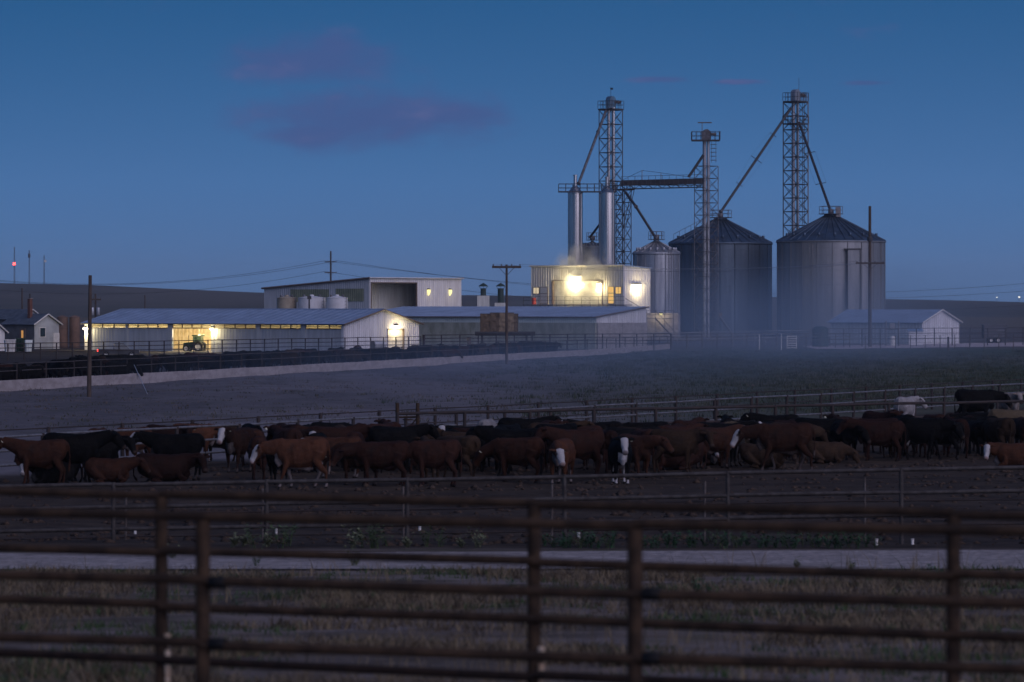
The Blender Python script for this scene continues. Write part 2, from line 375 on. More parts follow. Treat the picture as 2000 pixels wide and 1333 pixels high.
# ------------------------------------------------------------------ buildings: all stand on one grid, turned 49 degrees
TH = R(49); UX = Vector((math.cos(TH), math.sin(TH))); UY = Vector((-math.sin(TH), math.cos(TH)))
def tlen(px0, d0, u, px):
    x0 = Xp(px0, d0); a = (px - 1000) / F
    return (a * d0 - x0) / (u.x - a * u.y)
def ribs(name, secs, axis, off, mat, parent, pitch=.36, dep=.045):
    """ribbed sheet wall made of sections (u0, u1, z0, top(u)); axis 'x' faces local -y, axis 'y' faces local -x"""
    vs = []; fs = []
    for u0, u1, z0, top in secs:
        us = []; n = max(1, round((u1 - u0) / pitch)); p = (u1 - u0) / n
        for i in range(n):
            for fr, o in ((0, 0), (.62, 0), (.70, dep), (.92, dep)): us.append((u0 + (i + fr) * p, o))
        us.append((u1, 0)); b = len(vs)
        for u, o in us:
            zt = top(u) if callable(top) else top
            for z in (z0, zt): vs.append((u, off - o, z) if axis == 'x' else (off - o, u, z))
        for i in range(len(us) - 1):
            q = (b + 2 * i, b + 2 * i + 2, b + 2 * i + 3, b + 2 * i + 1); fs.append(q if axis == 'x' else q[::-1])
    return mesh_obj(name, vs, fs, mat, parent)
def slab(name, quad, thick, mat, parent):
    """thick sheet from four corner points (roof planes)"""
    q = [Vector(p) for p in quad]; n = (q[1] - q[0]).cross(q[3] - q[0]).normalized()
    if n.z < 0: n = -n
    vs = q + [p - n * thick for p in q]
    return mesh_obj(name, vs, [(0, 1, 2, 3), (7, 6, 5, 4), (0, 4, 5, 1), (1, 5, 6, 2), (2, 6, 7, 3), (3, 7, 4, 0)], mat, parent)
def roof_plane(name, a, b, c, d, mat, parent, rib_mat, nr, thick=.08):
    """roof plane a-b (eave) c-d (ridge end over b, over a) with raised standing seams"""
    a, b, c, d = map(Vector, (a, b, c, d)); ro = slab(name, (a, b, c, d), thick, mat, parent)
    up = Vector((0, 0, .02))
    for i in range(nr + 1):
        s = i / nr; bar('seam', a.lerp(b, s) + up, d.lerp(c, s) + up, .028, rib_mat, ro, 5)
    return ro
def wall_lamp(label, loc, rz, energy, width=.35, mat='lamp', drop=.25, group='lit wall lamps of the feed yard', side=(0, -1)):
    """wall pack: bracket, hood and a glowing lens; its light is in its own builder"""
    L = thing('wall_lamp', label, 'lamp', loc, rz, group)
    box('bracket', (-.05, -.06, -.02), (.05, .22, .06), M['steel_dark'], L)
    mesh_obj('hood', [(-width / 2, -.28, .02), (width / 2, -.28, .02), (width / 2, .1, .02), (-width / 2, .1, .02), (-width / 2, -.1, .16), (width / 2, -.1, .16), (width / 2, .1, .2), (-width / 2, .1, .2)],
             [(0, 1, 5, 4), (4, 5, 6, 7), (1, 2, 6, 5), (3, 0, 4, 7), (2, 3, 7, 6), (3, 2, 1, 0)], M['steel_mid'], L)
    mesh_obj('lens', [(-width / 2 + .03, -.26, .01), (width / 2 - .03, -.26, .01), (width / 2 - .03, .06, .01), (-width / 2 + .03, .06, .01), (-width / 2 + .06, -.30, -drop * .5), (width / 2 - .06, -.30, -drop * .5), (width / 2 - .06, .0, -drop), (-width / 2 + .06, .0, -drop)],
             [(0, 4, 5, 1), (4, 7, 6, 5), (1, 5, 6, 2), (3, 7, 4, 0), (0, 1, 2, 3)], M[mat], L)
    if energy: point_light(L, (0, -.62, -drop - .1), energy, .2)
    return L
def glow_pos(root, lx, ly, lz): return Vector(root.location) + Vector((UX.x * lx + UY.x * ly, UX.y * lx + UY.y * ly, lz))

# --- machine shed with the lit bay ------------------------------------------------------
d0 = 400; zb = -.62
sh = thing('machine_shed', 'long low grey machine shed with a lit open bay and glowing clerestory strip', 'shed', (Xp(672, d0), d0, zb), TH)
SW = tlen(672, d0, UX, 818); SL = tlen(672, d0, UY, 166); SE = Zp(632, d0) - zb; SR = SE + 1.45
gt = lambda u: SE - .02 + (SR - SE) * (1 - abs(u - SW / 2) / (SW / 2))
gd0, gd1 = tlen(672, d0, UX, 757), tlen(672, d0, UX, 788); gdh = 2.55
ribs('gable_wall', [(0, gd0, 0, gt), (gd0, gd1, gdh, gt), (gd1, SW, 0, gt)], 'x', 0, M['panel_white'], sh, .3)
dr = box('roll_up_door', (gd0 + .03, .12, 0), (gd1 - .03, .2, gdh), M['white_paint'], sh)
for i in range(1, 8): box('door_slat', (gd0 + .04, .085, gdh * i / 8 - .02), (gd1 - .04, .118, gdh * i / 8 + .02), M['panel_white'], sh)
for u in (gd0 - .06, gd1): box('door_jamb', (u, -.09, 0), (u + .06, .12, gdh), M['trim_brown'], sh)
box('door_header', (gd0 - .06, -.09, gdh), (gd1 + .06, .12, gdh + .08), M['trim_brown'], sh)
bays = ((178, 245, 'd'), (250, 328, 'd'), (337, 413, 'o'), (418, 500, 'd'), (508, 588, 'd'), (597, 667, 'd'))
ct, cb = SE - .1, SE - .62
for a, b, k in bays:
    u0, u1 = sorted((tlen(672, d0, UY, a), tlen(672, d0, UY, b)))
    if k == 'd':
        ribs('sliding_door', [(u0, u1, 0, cb)], 'y', .06, M['panel_grey'], sh, .45, .03)
        box('door_rail', (-.02, u0, cb), (.05, u1, cb + .07), M['trim_dark'], sh)
    else:
        box('bay_header', (-.02, u0, cb - .02), (.1, u1, cb + .09), M['trim_brown'], sh)
        BAY = (u0, u1)
    npan = 3 if (b - a) < 75 else 4
    for i in range(npan):
        p0 = u0 + (u1 - u0) * i / npan + .07; p1 = u0 + (u1 - u0) * (i + 1) / npan - .07
        box('clerestory_pane', (.05, p0, cb + .1), (.062, p1, ct - .02), M['pane'], sh)
        box('mullion', (-.01, p1, cb + .06), (.09, p1 + .14, ct), M['trim_brown'], sh)
        box('glazing_bar', (.0, p0, (cb + ct) / 2 + .02), (.046, p1, (cb + ct) / 2 + .06), M['trim_brown'], sh)
    box('clerestory_head', (-.015, u0, ct - .02), (.09, u1, ct + .08), M['trim_brown'], sh)
edges = [0] + sorted(sum([[tlen(672, d0, UY, a), tlen(672, d0, UY, b)] for a, b, k in bays], [])) + [SL]
for i in range(0, len(edges), 2): box('bay_post', (-.05, edges[i], 0), (.14, edges[i + 1], SE - .02), M['panel_grey'] if 0 < i < len(edges) - 2 else M['panel_white'], sh)
ribs('back_wall', [(0, SL, 0, SE)], 'y', SW - .05, M['wood'], sh, .6, .05)
mesh_obj('end_wall', [(0, SL, 0), (SW, SL, 0), (SW, SL, SE), (SW / 2, SL, SR), (0, SL, SE)], [(0, 1, 2, 3, 4)], M['panel_white'], sh)
mesh_obj('lining', [(1.5, BAY[0] - .2, 0), (SW - .2, BAY[0] - .2, 0), (SW - .2, BAY[0] - .2, SE), (1.5, BAY[0] - .2, SE)], [(0, 1, 2, 3)], M['wood'], sh)
box('slab_floor', (.0, 0.02, -.05), (SW - .02, SL, .03), M['concrete'], sh)
ov = .35
roof_plane('roof', (-ov, -ov, SE - .09), (-ov, SL + ov, SE - .09), (SW / 2, SL + ov, SR), (SW / 2, -ov, SR), M['roof_sky_tint'], sh, M['roof_sky_tint'], 34)
roof_plane('roof', (SW + ov, SL + ov, SE - .09), (SW + ov, -ov, SE - .09), (SW / 2, -ov, SR), (SW / 2, SL + ov, SR), M['roof_sky_tint'], sh, M['roof_sky_tint'], 34)
for s in (0, 1):
    a = Vector((-ov if s == 0 else SW + ov, -ov - .03, SE - .13)); b = Vector((SW / 2, -ov - .03, SR - .04))
    bar('rake_trim', a, b, .09, M['trim_brown'], sh, 4)
bar('ridge_cap', (SW / 2, -ov, SR + .02), (SW / 2, SL + ov, SR + .02), .08, M['roof_sky_tint'], sh, 6)
bar('gutter', (-ov - .02, -ov, SE - .14), (-ov - .02, SL + ov, SE - .14), .07, M['trim_dark'], sh, 6)
for u in np.linspace(1.5, SL - 1.5, 9):
    box('truss_chord', (.15, u - .05, SE - .3), (SW - .1, u + .05, SE - .14), M['wood'], sh)
for k, u in enumerate(np.linspace(2.5, SL - 2.5, 7)):
    L = thing('ceiling_lamp', 'strip lamp under the machine shed roof', 'lamp', glow_pos(sh, SW * .35, u, SE - .42), TH, 'strip lamps inside the machine shed')
    box('housing', (-.1, -.6, 0), (.1, .6, .08), M['steel_mid'], L); box('tube', (-.04, -.55, -.04), (.04, .55, -.004), M['lamp_dim'], L)
    point_light(L, (0, 0, -.25), 4200 if abs(u - sum(BAY) / 2) < 3.2 else 520, .25, (1., .80, .46))
wall_lamp('bright wall lamp at the far left corner of the machine shed', glow_pos(sh, -.05, SL - .15, SE - .62), TH - R(90), 260)
wall_lamp('bright wall lamp on the post beside the lit open bay', glow_pos(sh, -.05, tlen(672, d0, UY, 416), SE - .58), TH - R(90), 230)
wall_lamp('bright wall lamp above the white roll-up door in the shed gable', glow_pos(sh, (gd0 + gd1) / 2, -.05, gdh + .38), TH, 210, .55)

# --- long low barn with monopitch roof -----------------------------------------------------
d0 = 430; zb = -.5
bn = thing('long_barn', 'long pale barn with sky-tinted monopitch roof over a stained concrete wall', 'barn', (Xp(1165, d0), d0, zb), TH)
BW = tlen(1165, d0, UX, 1262); BL = tlen(1165, d0, UY, 690); BE = Zp(618.5, d0) - zb; BH = Zp(600, d0 + 6) - zb; BC = Zp(631, d0) - zb
ribs('gable_wall', [(0, BW, BC, lambda u: BE + (BH - BE) * u / BW - .03)], 'x', 0, M['panel_white'], bn, .32)
ribs('side_wall', [(0, BL, BC, BE)], 'y', 0, M['panel_green'], bn, .32)
npn = 12
for i in range(npn): box('concrete_panel', (-.16, BL * i / npn + .02, 0), (.0, BL * (i + 1) / npn - .02, BC - .01), M['concrete_dirty'], bn)
for i in range(4): box('concrete_panel', (BW * i / 4 + .02, -.16, 0), (BW * (i + 1) / 4 - .02, .0, BC - .01), M['concrete'], bn)
box('back_wall', (BW - .05, .1, 0), (BW, BL, BH - .05), M['panel_green'], bn); box('end_wall', (0.1, BL - .05, 0), (BW - .1, BL, BE), M['panel_green'], bn)
roof_plane('roof', (-.4, -.25, BE - .02), (-.4, BL, BE - .02), (BW + .2, BL, BH + .05), (BW + .2, -.25, BH + .05), M['roof_sky_tint'], bn, M['roof_sky_tint'], 52)
bar('eave_trim', (-.42, -.25, BE - .08), (-.42, BL, BE - .08), .07, M['trim_brown'], bn, 6)
bar('rake_trim', (-.42, -.28, BE - .06), (BW + .2, -.28, BH + .01), .08, M['trim_brown'], bn, 4)

# --- tall open-fronted building ---------------------------------------------------------------
d0 = 520; zb = -.05
tb = thing('commodity_building', 'tall pale building with big open front behind the white tanks', 'building', (Xp(722, d0), d0, zb), TH)
TW = tlen(722, d0, UX, 901); TL = tlen(722, d0, UY, 516); T1 = Zp(543.5, d0) - zb; T2 = Zp(564, d0 + TL * UY.y) - zb
o0, o1 = tlen(722, d0, UX, 725), tlen(722, d0, UX, 813); oh = Zp(553, d0) - zb
lt = lambda u: T1 + (T2 - T1) * u / TL
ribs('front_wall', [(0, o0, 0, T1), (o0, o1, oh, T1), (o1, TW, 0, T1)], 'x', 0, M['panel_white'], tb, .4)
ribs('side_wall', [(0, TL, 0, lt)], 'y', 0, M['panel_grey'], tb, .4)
for a, b, y0, y1 in ((568, 643, 565, 590), (656, 711, 564, 589)):
    u1, u0 = tlen(722, d0, UY, a), tlen(722, d0, UY, b)
    ribs('translucent_panel', [(u0, u1, Zp(y1, d0) - zb, Zp(y0, d0) - zb)], 'y', -.05, M['louvre'], tb, .4)
ribs('inner_wall', [(0.1, TW - .1, 0, lt(TL * .22) - .06)], 'x', TL * .22, M['panel_cream'], tb, .5)
ribs('inner_partition', [(.1, TL * .22, 0, T1 - .9)], 'y', o0 - .01, M['panel_grey'], tb, .5)
box('far_wall', (TW - .06, .1, 0), (TW, TL - .1, T2 - .1), M['panel_white'], tb)
mesh_obj('far_wall_top', [(TW - .03, .1, T2 - .1), (TW - .03, TL - .1, T2 - .1), (TW - .03, .1, T1 - .06)], [(0, 1, 2)], M['panel_white'], tb)
slab('roof', ((-.3, -.3, T1 + .08), (TW + .2, -.3, T1 + .08), (TW + .2, TL + .2, T2 + .08), (-.3, TL + .2, T2 + .08)), .12, M['roof_sky_tint'], tb)
bar('rake_trim', (-.33, -.3, T1 + .02), (-.33, TL + .2, T2 + .02), .13, M['trim_brown'], tb, 4)
bar('front_trim', (-.3, -.33, T1 + .04), (TW + .2, -.33, T1 + .04), .08, M['panel_white'], tb, 4)
for a, b in ((o0 - .12, o0), (o1, o1 + .12)): box('opening_jamb', (a, -.1, 0), (b, .1, oh), M['trim_brown'], tb)
box('opening_header', (o0 - .12, -.1, oh - .02), (o1 + .12, .1, oh + .12), M['trim_brown'], tb)
for px, lb in ((836, 'left one of two dim yellow lamps on the tall open building'), (878, 'right one of two dim yellow lamps on the tall open building')):
    p = glow_pos(tb, tlen(722, d0, UX, px), -.05, Zp(566, d0 + 5) - zb)
    wall_lamp(lb, p, TH, 2.5, .36, 'lamp_dim', .8, 'dim lamps on the tall building')

# --- storage tanks behind the shed ------------------------------------------------------------
def tank(label, px0, px1, ytop, d, mat, extra=0):
    r = (px1 - px0) * d / F / 2; x = Xp((px0 + px1) / 2, d); h = Zp(ytop, d) - GZ(x, d)
    t = thing('storage_tank', label, 'tank', (x, d, GZ(x, d)), 0, 'storage tanks behind the machine shed')
    lathe('shell', [(r, 0), (r, h * .33), (r + .03, h * .33), (r + .03, h * .34), (r, h * .34), (r, h * .66), (r + .03, h * .66), (r + .03, h * .67), (r, h * .67), (r, h), (r + .04, h), (r + .04, h + .06), (r - .1, h + .06)], mat, t)
    lathe('lid', [(r - .02, h + .05), (r * .6, h + .16), (.25, h + .26), (.25, h + .42), (0.01, h + .44)], mat, t)
    for s in (-1, 1):
        bar('hatch', (s * r * .55, -.2, h + .1), (s * r * .55, -.2, h + .42), .16, M['steel_mid'], t)
    for s in (-.18, .18): bar('ladder_rail', (r * .8 + s, -r * .62, 0), (r * .8 + s, -r * .62, h + .5), .03, M['steel_mid'], t, 6)
    for k in range(14): bar('ladder_rung', (r * .8 - .18, -r * .62, .4 + k * (h / 14)), (r * .8 + .18, -r * .62, .4 + k * (h / 14)), .02, M['steel_mid'], t, 5)
    return t
tank('tan stained storage tank left of the white tanks', 541, 579, 583, 481, M['tank_tan'])
tank('wider white storage tank with a dark standpipe in front', 582, 636, 582.5, 480, M['tank_white'])
tank('white storage tank at the right end of the row', 637.5, 679, 582.5, 478, M['tank_white'])
sp = thing('standpipe', 'dark vertical standpipe with a box on top before the white tank', 'pipe', (Xp(604, 474), 474, GZ(0, 474)))
bar('pipe', (0, 0, 0), (0, 0, Zp(578, 474) - GZ(0, 474)), .1, M['steel_dark'], sp); box('motor_box', (-.25, -.2, Zp(581, 474)), (.25, .2, Zp(575, 474)), M['steel_dark'], sp)

# --- feed mill house ---------------------------------------------------------------------------
d0 = 520; zb = .0
ml = thing('feed_mill', 'ribbed metal feed mill house lit by lamps through the steam', 'building', (Xp(1218, d0), d0, zb), TH)
MW = tlen(1218, d0, UX, 1270); ML = tlen(1218, d0, UY, 1037.5); MH = Zp(519, d0) - zb; MD = Zp(595, d0) - zb
mt = lambda u: MH - .35 * u / MW
def my(px): return tlen(1218, d0, UY, px)
def mz(py): return Zp(py, d0 + 4) - zb
dA, dB = my(1176), my(1080); dz1 = mz(549)
ribs('side_wall', [(0, dA, 0, MH), (dA, dB, dz1, MH), (dA, dB, 0, MD), (dB, ML, 0, MH)], 'y', 0, M['panel_cream'], ml, .42, .06)
ribs('end_wall', [(0, MW, 0, mt)], 'x', 0, M['panel_white'], ml, .36, .05)
for i in range(6):
    box('door_panel', (.28, dA, MD + (dz1 - MD) * i / 6 + .015), (.36, dB, MD + (dz1 - MD) * (i + 1) / 6 - .015), M['panel_cream'], ml)
box('door_jamb', (-.1, dB - .02, MD), (.3, dB + .16, dz1 + .1), M['trim_brown'], ml); box('door_jamb', (-.1, dA - .16, MD), (.3, dA + .02, dz1 + .1), M['trim_brown'], ml)
box('door_header', (-.1, dA, dz1), (.3, dB, dz1 + .14), M['trim_brown'], ml)
def opening(name, a, b, y0, y1, mat):
    u1, u0 = my(a), my(b); z1, z0 = mz(y0), mz(y1)
    f = box(name, (-.12, u0 - .07, z0 - .07), (-.062, u1 + .07, z1 + .07), M['trim_brown'], ml)
    g = mesh_obj('pane', [(-.125, u0, z0), (-.125, u1, z0), (-.125, u1, z1), (-.125, u0, z1)], [(0, 1, 2, 3)], mat, ml)
    for s in ((.5,) if name == 'window' else (.62,)):
        if name == 'window': box('glazing_bar', (-.15, u0 + (u1 - u0) * s - .025, z0), (-.128, u0 + (u1 - u0) * s + .025, z1), M['trim_brown'], ml)
        else: box('door_rail', (-.15, u0, z0 + (z1 - z0) * s - .04), (-.128, u1, z0 + (z1 - z0) * s + .04), M['trim_brown'], ml)
opening('window', 1043, 1053.5, 562, 573.5, M['lit_pale'])
opening('window', 1203.5, 1214, 561.5, 574, M['lit_amber'])
opening('lit_door', 1189, 1199.5, 561, 593, M['lit_amber'])
opening('grey_door', 1056, 1070, 561.5, 593, M['panel_grey'])
slab('roof', ((-.2, -.2, MH + .1), (MW + .1, -.2, mt(MW) + .1), (MW + .1, ML + .1, mt(MW) + .1), (-.2, ML + .1, MH + .1)), .16, M['roof_sky_tint'], ml)
bar('eave_trim', (-.22, -.2, MH + .02), (-.22, ML + .1, MH + .02), .11, M['panel_cream'], ml, 4)
bar('corner_trim', (-.06, -.06, 0), (-.06, -.06, MH), .1, M['panel_white'], ml, 4)
box('back_wall', (MW - .06, .1, 0), (MW, ML - .1, MH - .45), M['panel_grey'], ml); box('left_wall', (.1, ML - .06, 0), (MW - .1, ML, MH - .4), M['panel_grey'], ml)
wall_lamp('brightest wall lamp above the wide mill door, in steam', glow_pos(ml, -.08, my(1127), mz(541)), TH - R(90), 1500, 1.5, 'lamp', .9)
wall_lamp('bright wall lamp right of the wide mill door, in steam', glow_pos(ml, -.08, my(1172), mz(554)), TH - R(90), 420, .6, 'lamp', .6)
wall_lamp('wide bright lamp on the end wall of the feed mill', glow_pos(ml, tlen(1218, d0, UX, 1241), -.08, Zp(556, d0) - zb), TH, 420, 1.6, 'lamp', .5)
# walkway along the mill
wk = thing('mill_walkway', 'railed steel walkway along the lit mill wall', 'walkway', (Xp(1218, d0), d0, 0), TH)
box('deck', (-1.8, -1.6, MD - .15), (-.13, ML, MD - .02), M['steel_mid'], wk)
for u in np.linspace(-1.5, ML - .1, 13):
    bar('baluster', (-1.75, u, MD - .02), (-1.75, u, MD + 1.05), .03, M['steel_dark'], wk, 6); bar('support_post', (-1.7, u, 0), (-1.7, u, MD - .15), .06, M['steel_dark'], wk, 6)
for h in (.55, 1.05): bar('handrail', (-1.75, -1.6, MD + h), (-1.75, ML, MD + h), .03, M['steel_dark'], wk, 6)
rb = thing('red_drum', 'red drum at the left end of the mill walkway', 'drum', glow_pos(ml, -1.0, my(1052), MD))
lathe('shell', [(0.01, 0), (.3, 0), (.31, .3), (.3, .32), (.31, .6), (.3, .9), (.01, .9)], M['red'], rb, 16); lathe('lid', [(.01, .93), (.27, .92), (.31, .9)], M['red'], rb, 16)
# stair from the walkway down to the yard and the lit landing
st = thing('steel_stair', 'steel stair and landing descending beside the mill end wall', 'stairs', (Xp(1262, 505), 505, GZ(0, 505)))
lz = Zp(622, 505) - GZ(0, 505)
box('landing', (0, -.8, lz - .1), (3.6, .8, lz), M['steel_mid'], st)
for k in range(4): bar('landing_post', (.05 + 1.17 * k, -.75, 0), (.05 + 1.17 * k, -.75, lz + 1.), .04, M['steel_mid'], st, 6)
bar('handrail', (0, -.75, lz + 1.), (3.6, -.75, lz + 1.), .03, M['steel_mid'], st, 6); bar('handrail', (0, -.75, lz + .5), (3.6, -.75, lz + .5), .03, M['steel_mid'], st, 6)
n = 9
for s in (-.75, .75):
    bar('stringer', (1.2, s - .1, lz), (3.9, s - .1, 0), .07, M['steel_mid'], st, 4); bar('handrail', (1.2, s - .1, lz + 1.), (3.9, s - .1, 1.), .03, M['steel_mid'], st, 6)
    bar('stringer', (0, s + .9, lz), (-2.7, s + .9, MD - .1), .07, M['steel_mid'], st, 4); bar('handrail', (0, s + .9, lz + 1.), (-2.7, s + .9, MD + .9), .03, M['steel_mid'], st, 6)
for i in range(n):
    f = (i + .5) / n; box('tread', (1.2 + 2.7 * f - .14, -.85, lz * (1 - f) - .02), (1.2 + 2.7 * f + .14, .65, lz * (1 - f) + .02), M['steel_mid'], st)
    box('tread', (-2.7 * f - .14, .15, lz + (MD - .1 - lz) * f - .02), (-2.7 * f + .14, 1.65, lz + (MD - .1 - lz) * f + .02), M['steel_mid'], st)
wall_lamp('lamp lighting the stair landing below the mill', Vector((Xp(1291, 506.2), 506.4, Zp(613, 506))), 0, 110, .5, 'lamp_dim', .2)
bk = thing('landing_wall', 'pale concrete wall behind the stair landing', 'wall', (Xp(1264, 507), 507, GZ(0, 507)))
box('face', (0, 0, 0), (4.1, .3, Zp(612, 507) - GZ(0, 507)), M['concrete'], bk)

# --- vent stacks on low boxes behind the long barn -------------------------------------------------
for px, wd, lb in ((944, .34, 'dark green vent stack with conical cap, left of two'), (978, .38, 'dark vent stack beside the utility pole, right of two')):
    d = 475; v = thing('vent_stack', lb, 'vent', (Xp(px, d), d, GZ(0, d)), 0, 'vent stacks behind the long barn'); z1 = Zp(558, d) - GZ(0, d)
    box('plinth', (-.75, -.6, 0), (.75, .6, Zp(578 if px < 960 else 592, d) - GZ(0, d)), M['panel_cream'], v)
    bar('flue', (0, 0, 1), (0, 0, z1 - .35), wd, M['stack_green'], v, 12); lathe('cap', [(.62, z1 - .12), (.4, z1 + .1), (.01, z1 + .32)], M['stack_green'], v, 14)
    for a in range(4): bar('cap_strut', (wd * math.cos(a * 1.57), wd * math.sin(a * 1.57), z1 - .4), (.5 * math.cos(a * 1.57), .5 * math.sin(a * 1.57), z1 - .1), .025, M['stack_green'], v, 5)
# ------------------------------------------------------------------ grain bins, silos, elevator legs
def rails_ring(parent, cx, cy, z, r, mat, n=10, h=1.05):
    pts = [(cx + r * math.cos(2 * math.pi * k / n), cy + r * math.sin(2 * math.pi * k / n)) for k in range(n)]
    for k in range(n):
        a, b = pts[k], pts[(k + 1) % n]
        bar('rail_post', (*a, z), (*a, z + h), .035, mat, parent, 5)
        for hh in (h * .5, h): bar('handrail', (*a, z + hh), (*b, z + hh), .03, mat, parent, 5)
def rails_box(parent, x0, x1, y0, y1, z, mat, h=1.05, nx=4, ny=3):
    c = [(x0, y0), (x1, y0), (x1, y1), (x0, y1)]
    for k in range(4):
        a = Vector(c[k]); b = Vector(c[(k + 1) % 4]); n = nx if k % 2 == 0 else ny
        for i in range(n): p = a.lerp(b, i / n); bar('rail_post', (p.x, p.y, z), (p.x, p.y, z + h), .035, mat, parent, 5)
        for hh in (h * .5, h): bar('handrail', (a.x, a.y, z + hh), (b.x, b.y, z + hh), .03, mat, parent, 5)
def grain_bin(label, pxc, rpx, d, yeave, ycap, wmat, rmat, nst, nrib, skirt=None, platform=True):
    r = rpx * d / F; x = Xp(pxc, d); zb = GZ(x, d); ze = Zp(yeave, d) - zb; zc = Zp(ycap, d) - zb
    g = thing('grain_bin', label, 'grain bin', (x, d, zb), 0, 'corrugated steel grain bins')
    z0 = 0.
    if skirt: z0 = Zp(skirt, d) - zb; lathe('concrete_skirt', [(r + .12, 0), (r + .12, z0 - .02), (r - .1, z0 - .02)], M['concrete'], g, 48)
    prof = []; nr = 13 if rpx > 60 else 11; hring = (ze - z0) / nr
    for k in range(nr):
        a = z0 + k * hring; prof += [(r, a + .01), (r, a + hring - .05), (r + .025, a + hring - .05), (r + .025, a + hring)]
    lathe('wall', prof, wmat, g, 64)
    for k in range(nst):
        a = 2 * math.pi * (k + .3) / nst; c, s = math.cos(a), math.sin(a)
        bar('stiffener', ((r + .06) * c, (r + .06) * s, z0), ((r + .06) * c, (r + .06) * s, ze), .055, wmat, g, 4)
    rc = r * .13
    ro = lathe('roof', [(r + .14, ze - .12), (r + .12, ze), (r * .55, ze + (zc - ze) * .5), (rc, zc), (rc, zc + .25), (.01, zc + .3)], rmat, g, 64)
    for k in range(nrib):
        a = 2 * math.pi * (k + .5) / nrib; c, s = math.cos(a), math.sin(a)
        bar('roof_rib', ((r + .1) * c, (r + .1) * s, ze + .04), (rc * c, rc * s, zc + .05), .07, rmat, g, 4)
    lathe('eave_ring', [(r + .05, ze - .28), (r + .2, ze - .2), (r + .2, ze - .1), (r + .05, ze - .02)], wmat, g, 64)
    for k in range(9):
        a = -math.pi * (k + .5) / 9; c, s = math.cos(a), math.sin(a); rr = r * .84; zz = ze + (zc - ze) * .185
        bar('roof_vent', (rr * c, rr * s, zz), (rr * c, rr * s, zz + .42), .2, rmat, g, 8)
    if platform:
        bar('cap_deck', (0, 0, zc + .3), (0, 0, zc + .38), rc + .75, M['steel_mid'], g, 12); rails_ring(g, 0, 0, zc + .38, rc + .65, M['steel_mid'], 8)
        bar('fill_cap', (0, 0, zc + .3), (0, 0, zc + 1.0), .4, M['steel_mid'], g, 10)
    return g, r, ze, zc, z0
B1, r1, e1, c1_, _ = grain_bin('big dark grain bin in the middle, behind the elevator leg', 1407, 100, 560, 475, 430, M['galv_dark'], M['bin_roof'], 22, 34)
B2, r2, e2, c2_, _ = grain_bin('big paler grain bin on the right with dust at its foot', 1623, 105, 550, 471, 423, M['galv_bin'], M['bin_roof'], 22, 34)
B3, r3, e3, c3_, sk3 = grain_bin('small grain bin on concrete skirt beside the feed mill', 1282, 45, 533, 494, 473, M['galv'], M['galv'], 14, 18, 614)
B4, r4, e4, c4_, _ = grain_bin('dark small bin half hidden between the two slim silos', 1157, 22, 565, 482, 474, M['galv_dark'], M['bin_roof'], 10, 12)
# ladder, cage and door shaft on the big bins
def bin_ladder(g, ang, r, z1, mat):
    L = [(r + .35) * math.cos(ang), (r + .35) * math.sin(ang)]; t = Vector((-math.sin(ang), math.cos(ang)))
    for s in (-.22, .22): bar('ladder_rail', (L[0] + t.x * s, L[1] + t.y * s, .5), (L[0] + t.x * s, L[1] + t.y * s, z1), .035, mat, g, 5)
    for k in range(int(z1 / .45)): z = .6 + k * .45; bar('ladder_rung', (L[0] - t.x * .22, L[1] - t.y * .22, z), (L[0] + t.x * .22, L[1] + t.y * .22, z), .02, mat, g, 5)
bin_ladder(B1, R(-100), r1, e1 + .6, M['steel_mid']); bin_ladder(B2, R(-115), r2, e2 - .5, M['pipe_pale']); bin_ladder(B3, R(-60), r3, e3 + .5, M['steel_mid'])
a = R(-72); c, s = math.cos(a), math.sin(a)
sf = box('bucket_shaft', (Vector(((r2 + .55) * c, (r2 + .55) * s, 0)) - Vector((.85, .4, 0))), (Vector(((r2 + .55) * c, (r2 + .55) * s, e2 - 1.4)) + Vector((.85, .4, 0))), M['galv_bin'], B2)
for q in (-1, 1): bar('shaft_corner', ((r2 + .55) * c + q * .9, (r2 + .55) * s - .44, 0), ((r2 + .55) * c + q * .9, (r2 + .55) * s - .44, e2 - 1.3), .07, M['steel_dark'], B2, 4)
box('shaft_hood', ((r2 + .55) * c - 1.3, (r2 + .55) * s - .5, e2 - 1.38), ((r2 + .55) * c + 1.0, (r2 + .55) * s + .45, e2 - 1.2), M['steel_dark'], B2)
box('roof_hatch', (.6, -1.2, c2_ - .1), (1.3, -.6, c2_ + 1.3), M['pipe_pale'], B2)
# step rails along the small-bin side of the big roof
for k in range(7):
    f = .1 + k * .13; x = -r1 * (1 - f * .86); z = e1 + (c1_ - e1) * f
    bar('roof_rail_post', (x, -.4, z), (x, -.4, z + .95), .03, M['steel_mid'], B1, 5)
bar('roof_handrail', (-r1 * .914, -.4, e1 + (c1_ - e1) * .1 + .95), (-r1 * .24, -.4, e1 + (c1_ - e1) * .88 + .95), .03, M['steel_mid'], B1, 5)

